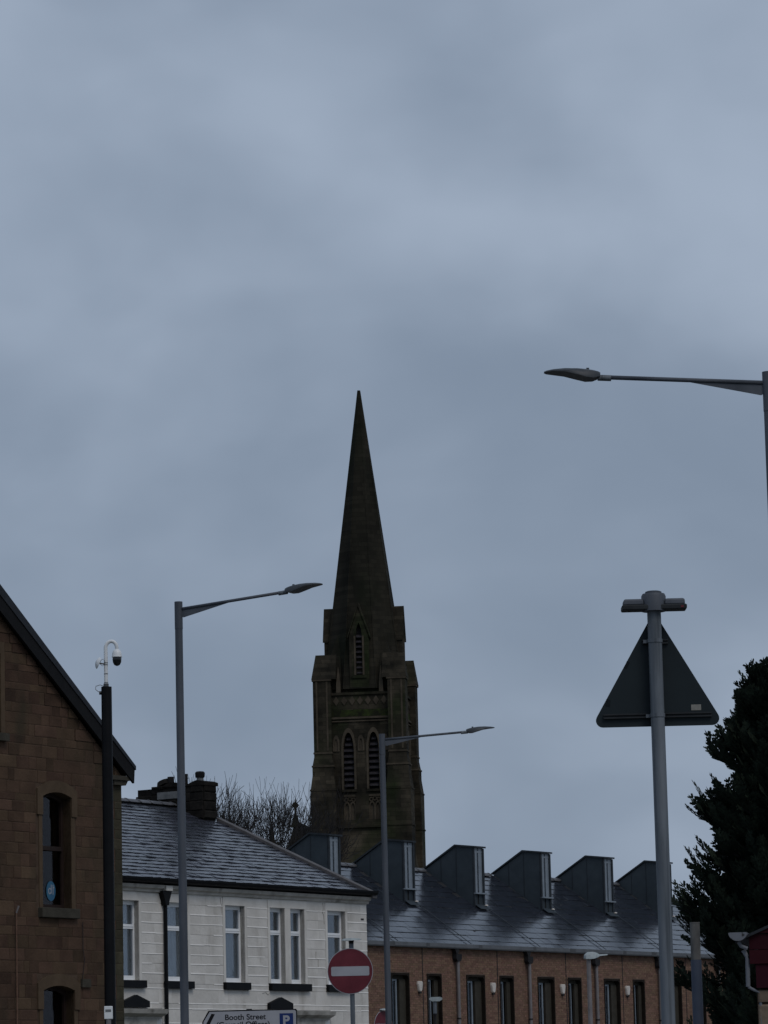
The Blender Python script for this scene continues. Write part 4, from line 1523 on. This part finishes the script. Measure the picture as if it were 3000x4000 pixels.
# ================================================================== street lamps
def street_lamp(x, y, h, az, tilt, label, lean=0.0):
    """az: direction of the bracket in the ground plane, from +X counter-clockwise"""
    t = thing('street_lamp', label, 'street lamp', (x, y, .12), 0, 'tall street lamps along the road')
    t.rotation_euler = (0, lean, az if not lean else 0)
    if lean:
        t.rotation_euler = (0, 0, az)
    h -= .12
    g = G().tube([(0, 0, 0), (0, 0, 1.4), (0, 0, 1.55), (0, 0, h - .36)], [.084, .082, .056, .0495], 16)
    g.build('column', 'lamp_grey', t, True)
    G().tube([(0, 0, h - .359), (0, 0, h)], [.0525, .0525], 16).build('column_top', 'lamp_grey', t, True)
    G().box(-.055, .055, -.089, -.07, .5, 1.1).build('access_door', 'lamp_grey', t)
    b = bpy.data.objects.new('bracket_arm', G().tube([(.04, 0, 0), (1.47, 0, 0)], .020, 12).mesh('bracket_arm', M['lamp_grey'], True))
    COL.objects.link(b)
    b.parent = t
    b.location = (0, 0, h - .10)
    b.rotation_euler = (0, -tilt, 0)
    G().prism([(.045, -.105), (.06, -.115), (.70, -.019), (.045, -.017)], -.004, .004).build('gusset', 'lamp_grey', b)
    G().tube([(1.41, 0, -.006), (1.53, 0, -.006)], [.028, .028], 12).build('spigot', 'galv', b, True)
    # lantern blade
    prf = [(0, .052, .0, .05), (.02, .062, -.012, .075), (.06, .072, -.030, .10), (.12, .080, -.030, .125), (.20, .084, -.006, .135), (.30, .078, .022, .128),
           (.40, .062, .028, .10), (.455, .047, .026, .065), (.475, .038, .028, .03)]
    g = G()
    rs = []
    for dx, zt, zb_, w in prf:
        dx *= 1.06
        zt, zb_ = zt * .80, zb_ * .80
        c = 1.51 + dx
        rs.append([(c, -w, zb_), (c, w, zb_), (c, w * .98, zb_ + (zt - zb_) * .35), (c, w * .75, zb_ + (zt - zb_) * .8), (c, w * .3, zt), (c, -w * .3, zt), (c, -w * .75, zb_ + (zt - zb_) * .8), (c, -w * .98, zb_ + (zt - zb_) * .35)])
    g.rings(rs)
    ln = g.build('lantern', 'lamp_dark', b, True)
    g = G()
    g.v = [(1.34 + .23, -.09, .0015), (1.34 + .23, .09, .0015), (1.34 + .44, .07, .0245), (1.34 + .44, -.07, .0245)]
    g.f = [(0, 1, 2, 3)]
    G().box(1.51 + .10, 1.51 + .125, -.012, .012, .060, .080).build('photocell', 'lamp_dark', b)
    return t


street_lamp(-2.70, 47.5, 8.07, -R(20), R(4.8), 'tall grey street lamp standing in front of the white house roof')
street_lamp(-.13, 64.0, 7.91, R(10), R(4.9), 'tall grey street lamp standing in front of the church tower')
street_lamp(3.475, 32.5, 7.98, PI, R(3.4), 'tall street lamp cut by the right edge, arm reaching left')

# short far lamp in front of the brick wall
t = thing('street_lamp', 'short grey street lamp before brick wall with head at gutter height', 'street lamp', (4.49, 86, 0), R(12))
G().tube([(0, 0, 0), (0, 0, 1.2), (0, 0, 1.3), (0, 0, 4.72)], [.075, .074, .058, .050], 14).build('column', 'galv_pipe', t, True)
g = G()
rs = []
for dx, zt, zb_, w in ((-.10, .05, .0, .05), (-.08, .09, -.02, .09), (.0, .135, -.03, .12), (.10, .13, -.03, .12), (.2, .10, -.005, .10), (.26, .06, .02, .05), (.45, .05, .025, .03), (.46, .045, .03, .025)):
    rs.append([(dx, -w, zb_), (dx, w, zb_), (dx, w * .9, (zt + zb_) / 2), (dx, w * .5, zt), (dx, -w * .5, zt), (dx, -w * .9, (zt + zb_) / 2)])
G().rings(rs).build('lantern', 'lamp_cap', t, True, loc=(0, 0, 4.76), rot=(0, -R(4), 0))

# ================================================================== security camera pole
t = thing('security_camera_pole', 'black steel pole topped by white gooseneck security camera before stone gable', 'camera pole', (-4.455, 58, .12))
H = 8.05
G().tube([(0, 0, 0), (0, 0, H)], [.092, .083], 20).build('pole', 'black_paint', t, True)
pts = [(-.005, 0, H), (-.005, 0, H + .62)]
for i in range(1, 13):
    a = PI * i / 12
    pts.append((-.005 + .088 - .088 * math.cos(a), 0, H + .62 + .105 * math.sin(a) + (0.03 if i == 0 else 0)))
pts.append((.172, 0, H + .60))
gn = G().tube(pts, [.030] * 2 + [.029] * 12 + [.026], 12).build('gooseneck', 'cctv_white', t, True)
G().tube([(-.005, 0, H), (-.005, 0, H + .05)], .042, 12).build('base_collar', 'band', gn, True)
for z in (.06, .20, .375, .345):
    G().tube([(-.005, 0, H + z), (-.005, 0, H + z + .012)], .0325, 12).build('strap', 'band', gn)
hd = G().lathe([(.022, .20), (.026, .165), (.045, .155), (.062, .135), (.073, .10), (.078, .055), (.084, .05), (.084, .04), (.07, .038)], 20).build('camera_housing', 'cctv_white', t, True, loc=(.172, 0, H + .43))
G().lathe([(.070, .037), (.072, .0), (.066, -.045), (.045, -.085), (.015, -.10), (.0, -.102)], 20).build('smoked_dome', 'dome', hd, True)
an = G().lathe([(.0, .03), (.035, .028), (.075, .01), (.098, -.012), (.096, -.018), (.0, -.01)], 18).build('antenna_dish', 'cctv_white', t, True, loc=(-.135, -.03, H + .385), rot=(R(15), -R(72), 0))
G().tube([(-.11, 0, H + .38), (-.03, 0, H + .365)], .012, 8).build('antenna_arm', 'band', t)
G().tube([(-.105, -.03, H + .36), (-.08, -.03, H + .42), (-.05, -.03, H + .44), (-.02, -.03, H + .41), (-.02, -.03, H + .36), (-.06, -.03, H + .33), (-.09, -.03, H + .36)], .004, 6).build('antenna_cable', 'cable', t, True)
G().tube([(-.04, -.02, H + .01), (-.10, -.03, H + .03), (-.165, -.03, H + .01), (-.17, -.03, H - .04), (-.13, -.03, H - .075), (-.085, -.03, H - .09)], .006, 6).build('cable_loop', 'cable', t, True)
G().box(-.115, -.080, -.03, .03, H - .12, H - .07).build('cable_gland', 'black_paint', t)

# white capped marker post at the foot of the pole
t = thing('marker_post', 'white capped post just showing at the bottom before the black pole', 'post', (-4.02, 52.0, .12))
G().tube([(0, 0, 0), (0, 0, 2.70)], .035, 12).build('shaft', 'galv_pipe', t, True)
G().box(-.058, .058, -.04, .04, 2.701, 2.88).build('cap', 'cctv_white', t, bevel=.008)
G().box(-.040, .040, -.044, -.0405, 2.80, 2.835).build('cap_recess', 'cable', t)


# ================================================================== signs
def rounded_tri(w, r, n=6):
    """upright equilateral triangle of outer width w with rounded corners, base on z = 0"""
    s = w - 2 * r * 0 
    hgt = w * .866
    cs = []
    inr = r
    pts = [(-w / 2 + r * 1.0, r), (w / 2 - r * 1.0, r), (0, 0)]
    ww = w - 2 * r
    c = [(-ww / 2, r), (ww / 2, r), (0, r + ww * .866)]
    out = []
    for (cx, cz), a0 in zip(c, (210, 330 - 0, 90)):
        for i in range(n + 1):
            a = R(a0 - 60 + 120 * i / n)
            out.append((cx + r * math.cos(a), cz + r * math.sin(a)))
    return out


t = thing('warning_sign', 'back of a triangular road sign on galvanised pole at right', 'road sign', (1.302, 17.8, .12))
z0 = 3.365 - .12
G().tube([(0, 0, 0), (0, 0, 3.93 - .12)], .0335, 20).build('pole', 'galv', t, True)
pl = G().prism(rounded_tri(.60, .034), .052, .056).build('sign_plate', 'sign_back', t, loc=(0.003, 0, z0))
for z, hw, nm in ((.045, .263, 'channel_rail'),):
    g = G().box(-hw, hw, .036, .0515, z - .004, z + .003).box(-hw, hw, .036, .0515, z + .012, z + .019).box(-hw, hw, .0465, .0515, z + .0031, z + .0119)
    g.build(nm, 'rail', pl)
g = G().box(-.063, .063, .036, .0515, .402, .409).box(-.063, .063, .036, .0515, .417, .424).box(-.063, .063, .0465, .0515, .4091, .4169)
g.build('channel_rail', 'rail', pl)
for z in (.048, .412):
    c = G().tube([(0, 0, z0 + z - .009), (0, 0, z0 + z + .009)], .0365, 20).build('clamp', 'galv', t)
    G().box(-.055, -.036, .018, .036, z0 + z - .008, z0 + z + .008).build('bolt', 'galv', c)
G().box(.165, .213, .050, .0517, .074, .102).build('sticker', 'sticker', pl, rot=(0, 0, 0))
G().prism([(-.272 + .02, .105), (-.23 + .0, .10), (-.225, .135), (-.247, .137)], .0505, .0518).build('tape_mark', 'tape', pl)
G().prism([(-.155, .29), (-.142, .285), (-.125, .315), (-.14, .322)], .0505, .0518).build('tape_mark', 'tape', pl)


def top_light(parent, z, s=1.0):
    """sign lighting unit: long base tray, two lobes and a central dome"""
    g = G()
    g.rings([[(sx * (.158 + e) * s, sy * (.05 + e * .5) * s, z + zz * s) for sx, sy in ((-1, -1), (1, -1), (1, 1), (-1, 1))] for e, zz in ((-.004, 0), (.0, .005), (0.0, .022), (-.008, .026))])
    tr_ = g.build('light_tray', 'rail', parent, bevel=.004)
    g = G()
    for a, b in ((-.150, -.052), (.052, .150)):
        g.rings([[(x * s, y * s, z + zz * s) for x, y in ((a + e, -.042 + e), (b - e, -.042 + e), (b - e, .042 - e), (a + e, .042 - e))] for e, zz in ((0, .0265), (0.001, .048), (.008, .055))])
    g.build('light_lobe', 'lamp_grey', tr_, bevel=.004)
    g = G()
    g.lathe([(.060 * s, z + .0 * s - .004), (.060 * s, z + .07 * s), (.054 * s, z + .082 * s), (.040 * s, z + .084 * s), (.040 * s, z + .092 * s), (.03 * s, z + .096 * s), (0, z + .097 * s)], 16)
    g.build('light_dome', 'lamp_grey', tr_, True)


top_light(t, 3.925 - .12)
G().box(.128, .142, -.0515, -.0495, 3.932 - .12, 3.942 - .12).build('red_reflector', 'sign_red', t)


def no_entry(name, label, x, y, zc, rz, rd, topz, small=False):
    t = thing(name, label, 'road sign', (x, y, .12), rz, 'no entry signs at the junction')
    zc -= .12
    topz -= .12
    G().tube([(.022, .045, 0), (.022, .045, topz - .02)], .031, 14).build('pole', 'galv', t, True)
    n = 48
    circ = lambda r: [(r * math.cos(2 * PI * k / n), zc + r * math.sin(2 * PI * k / n)) for k in range(n)]
    pl = G().prism(circ(rd), 0, .006).build('sign_rim', 'sign_white', t)
    G().prism(circ(rd * .972), -.003, -.0002).build('red_disc', 'sign_red', pl)
    w, h = rd * .835, rd * .205
    poly = []
    for cx, cz, a0 in ((w - .02, h - .02, 0), (-w + .02, h - .02, 90), (-w + .02, -h + .02, 180), (w - .02, -h + .02, 270)):
        for i in range(5):
            a = R(a0 + 90 * i / 4)
            poly.append((cx + .02 * math.cos(a), zc + cz + .02 * math.sin(a)))
    G().prism(poly, -.0055, -.0032).build('white_bar', 'sign_white', pl)
    # slim light above
    G().tube([(.022, .045, topz - .09), (.022, .045, topz + .005)], [.026, .036], 12).build('light_neck', 'hopper', t, True)
    g = G()
    rs = []
    for dx, w_, zt, zb in ((-.125, .02, .012, .002), (-.10, .05, .026, .0), (0, .07, .034, .0), (.10, .05, .026, .004), (.135, .02, .018, .008)):
        rs.append([(dx + .02, -w_ - .02, topz + zb), (dx + .02, w_ - .02, topz + zb), (dx + .02, w_ * .7 - .02, topz + zt), (dx + .02, -w_ * .7 - .02, topz + zt)])
    G().rings(rs).build('sign_light', 'lamp_cap', t, True)
    return t


no_entry('no_entry_sign', 'round red no entry sign with white bar before the white house', -.585, 48.5, 3.285, R(2), .298, 3.68)
t = no_entry('no_entry_sign', 'no entry sign turned aside, partly hidden behind middle lamp post', -.235, 68.0, 2.93, R(56), .30, 3.235)

# small lit post in front of the brick windows
t = thing('illuminated_post', 'slim grey post with flat lamp cap before the second brick window', 'post', (.945, 90, 0))
G().tube([(0, 0, 0), (0, 0, 3.62)], .03, 10).build('shaft', 'hopper', t, True)
G().tube([(0, 0, 3.621), (0, 0, 3.66)], .05, 10).build('collar', 'hopper', t)
G().tube([(0, 0, 3.661), (0, 0, 3.95)], .046, 12).build('sleeve', 'galv', t, True)
g = G()
g.rings([[(sx * w - (.0 if sx < 0 else -.05), sy * .07, z) for sx, sy in ((-1, -1), (1, -1), (1, 1), (-1, 1))] for w, z in ((.06, 3.951), (.13, 3.99), (.135, 4.03), (.08, 4.055))])
g.build('lamp_cap', 'lamp_cap', t)


def text_mesh(s, size, name, m, parent, loc, off=0.0):
    cu = bpy.data.curves.new(name, 'FONT')
    cu.body = s
    cu.size = size
    cu.extrude = 0.0008
    cu.offset = off
    ob = bpy.data.objects.new(name, cu)
    COL.objects.link(ob)
    dg = bpy.context.evaluated_depsgraph_get()
    me = bpy.data.meshes.new_from_object(ob.evaluated_get(dg))
    bpy.data.objects.remove(ob)
    me.materials.clear()
    me.materials.append(M[m])
    o = bpy.data.objects.new(name, me)
    COL.objects.link(o)
    o.parent = parent
    o.location = loc
    o.rotation_euler = (PI / 2, 0, 0)
    return o


t = thing('direction_sign', 'white arrow sign reading Booth Street with blue parking symbol, cut at bottom', 'road sign', (-1.73, 44, .12))
zt = 2.702 - .12
hh = .30
zc = zt - hh / 2


def arrow(e):
    x0, x1 = -.565 + e * 1.2, .56 - e
    za, zb = zt - hh + e, zt - e
    sh = x0 + .075
    return [(x0, zc + .02), (x0, zc - .02), (sh, za), (x1 - .015, za), (x1, za + .015), (x1, zb - .015), (x1 - .015, zb), (sh, zb)]


pl = G().prism(arrow(0), 0, .008).build('sign_plate', 'sign_black', t)
G().prism(arrow(.013), -.002, -.0002).build('sign_face', 'sign_white', pl)
g = G()
xa = -.515
g.prism([(xa, zc), (xa + .045, zc), (xa + .102, zt - .042), (xa + .062, zt - .036)], -.004, -.0022)
g.prism([(xa, zc), (xa + .062, zt - hh + .036), (xa + .102, zt - hh + .042), (xa + .045, zc)], -.004, -.0022)
g.build('chevron', 'sign_black', pl)
text_mesh('Booth Street', .0925, 'lettering', 'sign_black', pl, (-.298, -.0022, zt - .113), .0017)
text_mesh('(Council Offices)', .0925, 'lettering', 'sign_black', pl, (-.40, -.0022, zt - .200), .0017)
ps = G().box(.352, .512, -.004, -.0022, zt - .22, zt - .050).build('parking_symbol', 'sign_blue', pl)
text_mesh('P', .155, 'lettering', 'sign_white', ps, (.388, -.0042, zt - .186), .006)
for x in (-.3, .3):
    G().tube([(x, .045, 0), (x, .045, zt - .02)], .035, 12).build('post', 'galv', t, True)
G().box(-.04, .025, .002, .03, zt + .001, zt + .012).build('clip', 'rail', t)

# capped grey post before the conifer
t = thing('capped_post', 'blue grey steel post with weathered pale sleeve before the dark conifer', 'post', (2.272, 28, .12))
G().tube([(0, 0, 0), (0, 0, 2.595 - .12)], .0405, 18).build('shaft', 'post_blue', t, True)
G().tube([(0, 0, 2.596 - .12), (0, 0, 2.868 - .12)], .037, 18).build('sleeve', 'post_pale', t, True)
G().tube([(0, 0, 2.868 - .12), (0, 0, 2.877 - .12)], .0385, 18).build('rim', 'post_pale', t)

# ================================================================== red boarded low building at the right edge
t = thing('red_gabled_building', 'low stone building with dark red boarded gable at bottom right corner', 'building', (2.235, 23.0, 0), RZ)
# local x along the gable front to the right, y into depth
g = G().box(0, 6.0, 0.02, .3, 0, 2.225).box(0, .3, .3, 7, 0, 2.225).box(5.7, 6.0, .3, 7, 0, 2.225).box(0, 6.0, 7, 7.3, 0, 2.225)
wl_ = g.build('wall', 'mortar', t)
bm_r = block_meshes('stone', 'red_wall', 4, .03, .03)
z = 1.5
while z < 2.2:
    h = min(.16, 2.225 - z)
    x = 0
    while x < 1.0:
        w = rnd.uniform(.2, .4)
        inst('stone', rnd.choice(bm_r), wl_, (x + w / 2, .02, z + h / 2), scale=(w - .01, .02, h - .01))
        x += w
    z += h
# boarded gable: overlapping horizontal boards
gz = lambda x: 2.575 + .42 * x
g = G().prism([(.02, 2.23), (5.98, 2.23), (5.98, 2.63), (3.0, gz(3.0) - .06), (.02, 2.55)], .02, .2)
gb = g.build('gable', 'red_paint', t)
z = 2.232
i = 0
hs = (.148, .088, .10, .10, .1, .1, .1)
xl = (.0, -.035, -.035, .0, .1, .3, .5)
while i < 7:
    h = hs[i]
    poly = [(xl[i], z + .004), (3.0, z + .004), (3.0, z + h), (xl[i], z + h)]
    poly = clip(poly, -.42, 1, 2.565)
    if len(poly) > 2:
        G().prism(poly, -.015 - .012 * (i % 2), .019).build('board', 'red_paint', gb)
    z += h
    i += 1
g = G().prism([(-.12, gz(-.12) - .01), (3.0, gz(3.0) - .01), (3.0, gz(3.0) + .012), (-.12, gz(-.12) + .008)], -.04, 7.4)
g.prism([(3.0, gz(3.0) - .01), (6.12, gz(-.12) - .01), (6.12, gz(-.12) + .008), (3.0, gz(3.0) + .012)], -.04, 7.4)
g.build('roof', 'dark_slate', t)
# half-round gutter with its end cap towards us
n = 14
outer = [(-.098 + .058 * math.cos(PI + PI * k / n), 2.575 + .050 * math.sin(PI + PI * k / n)) for k in range(n + 1)]
g = G().prism(outer + [(-.05, 2.577), (-.146, 2.577)], -.10, -.09)
gt = g.build('gutter_end', 'gutter_white', t)
inner = [(-.098 + .053 * math.cos(PI + PI * k / n), 2.575 + .045 * math.sin(PI + PI * k / n)) for k in range(n + 1)]
g = G().prism(outer + inner[::-1], -.089, 7.3)
g.build('gutter', 'gutter_white', t)
g = G().tube([(-.10, -.03, 2.522), (-.085, -.03, 2.495), (-.045, -.03, 2.478)], .012, 8)
g.build('gutter_bracket', 'gutter_white', t, True)
g = G().tube([(-.075, .0, 2.47), (-.05, 0, 2.43), (-.05, 0, 2.38), (-.052, 0, 2.245)], .014, 10)
g.build('downpipe', 'gutter_white', t, True)
G().tube([(-.052, 0, 2.244), (-.02, 0, 2.225), (.02, .01, 2.205), (.03, .01, .2)], .010, 10).build('downpipe_offset', 'gutter_white', t, True)
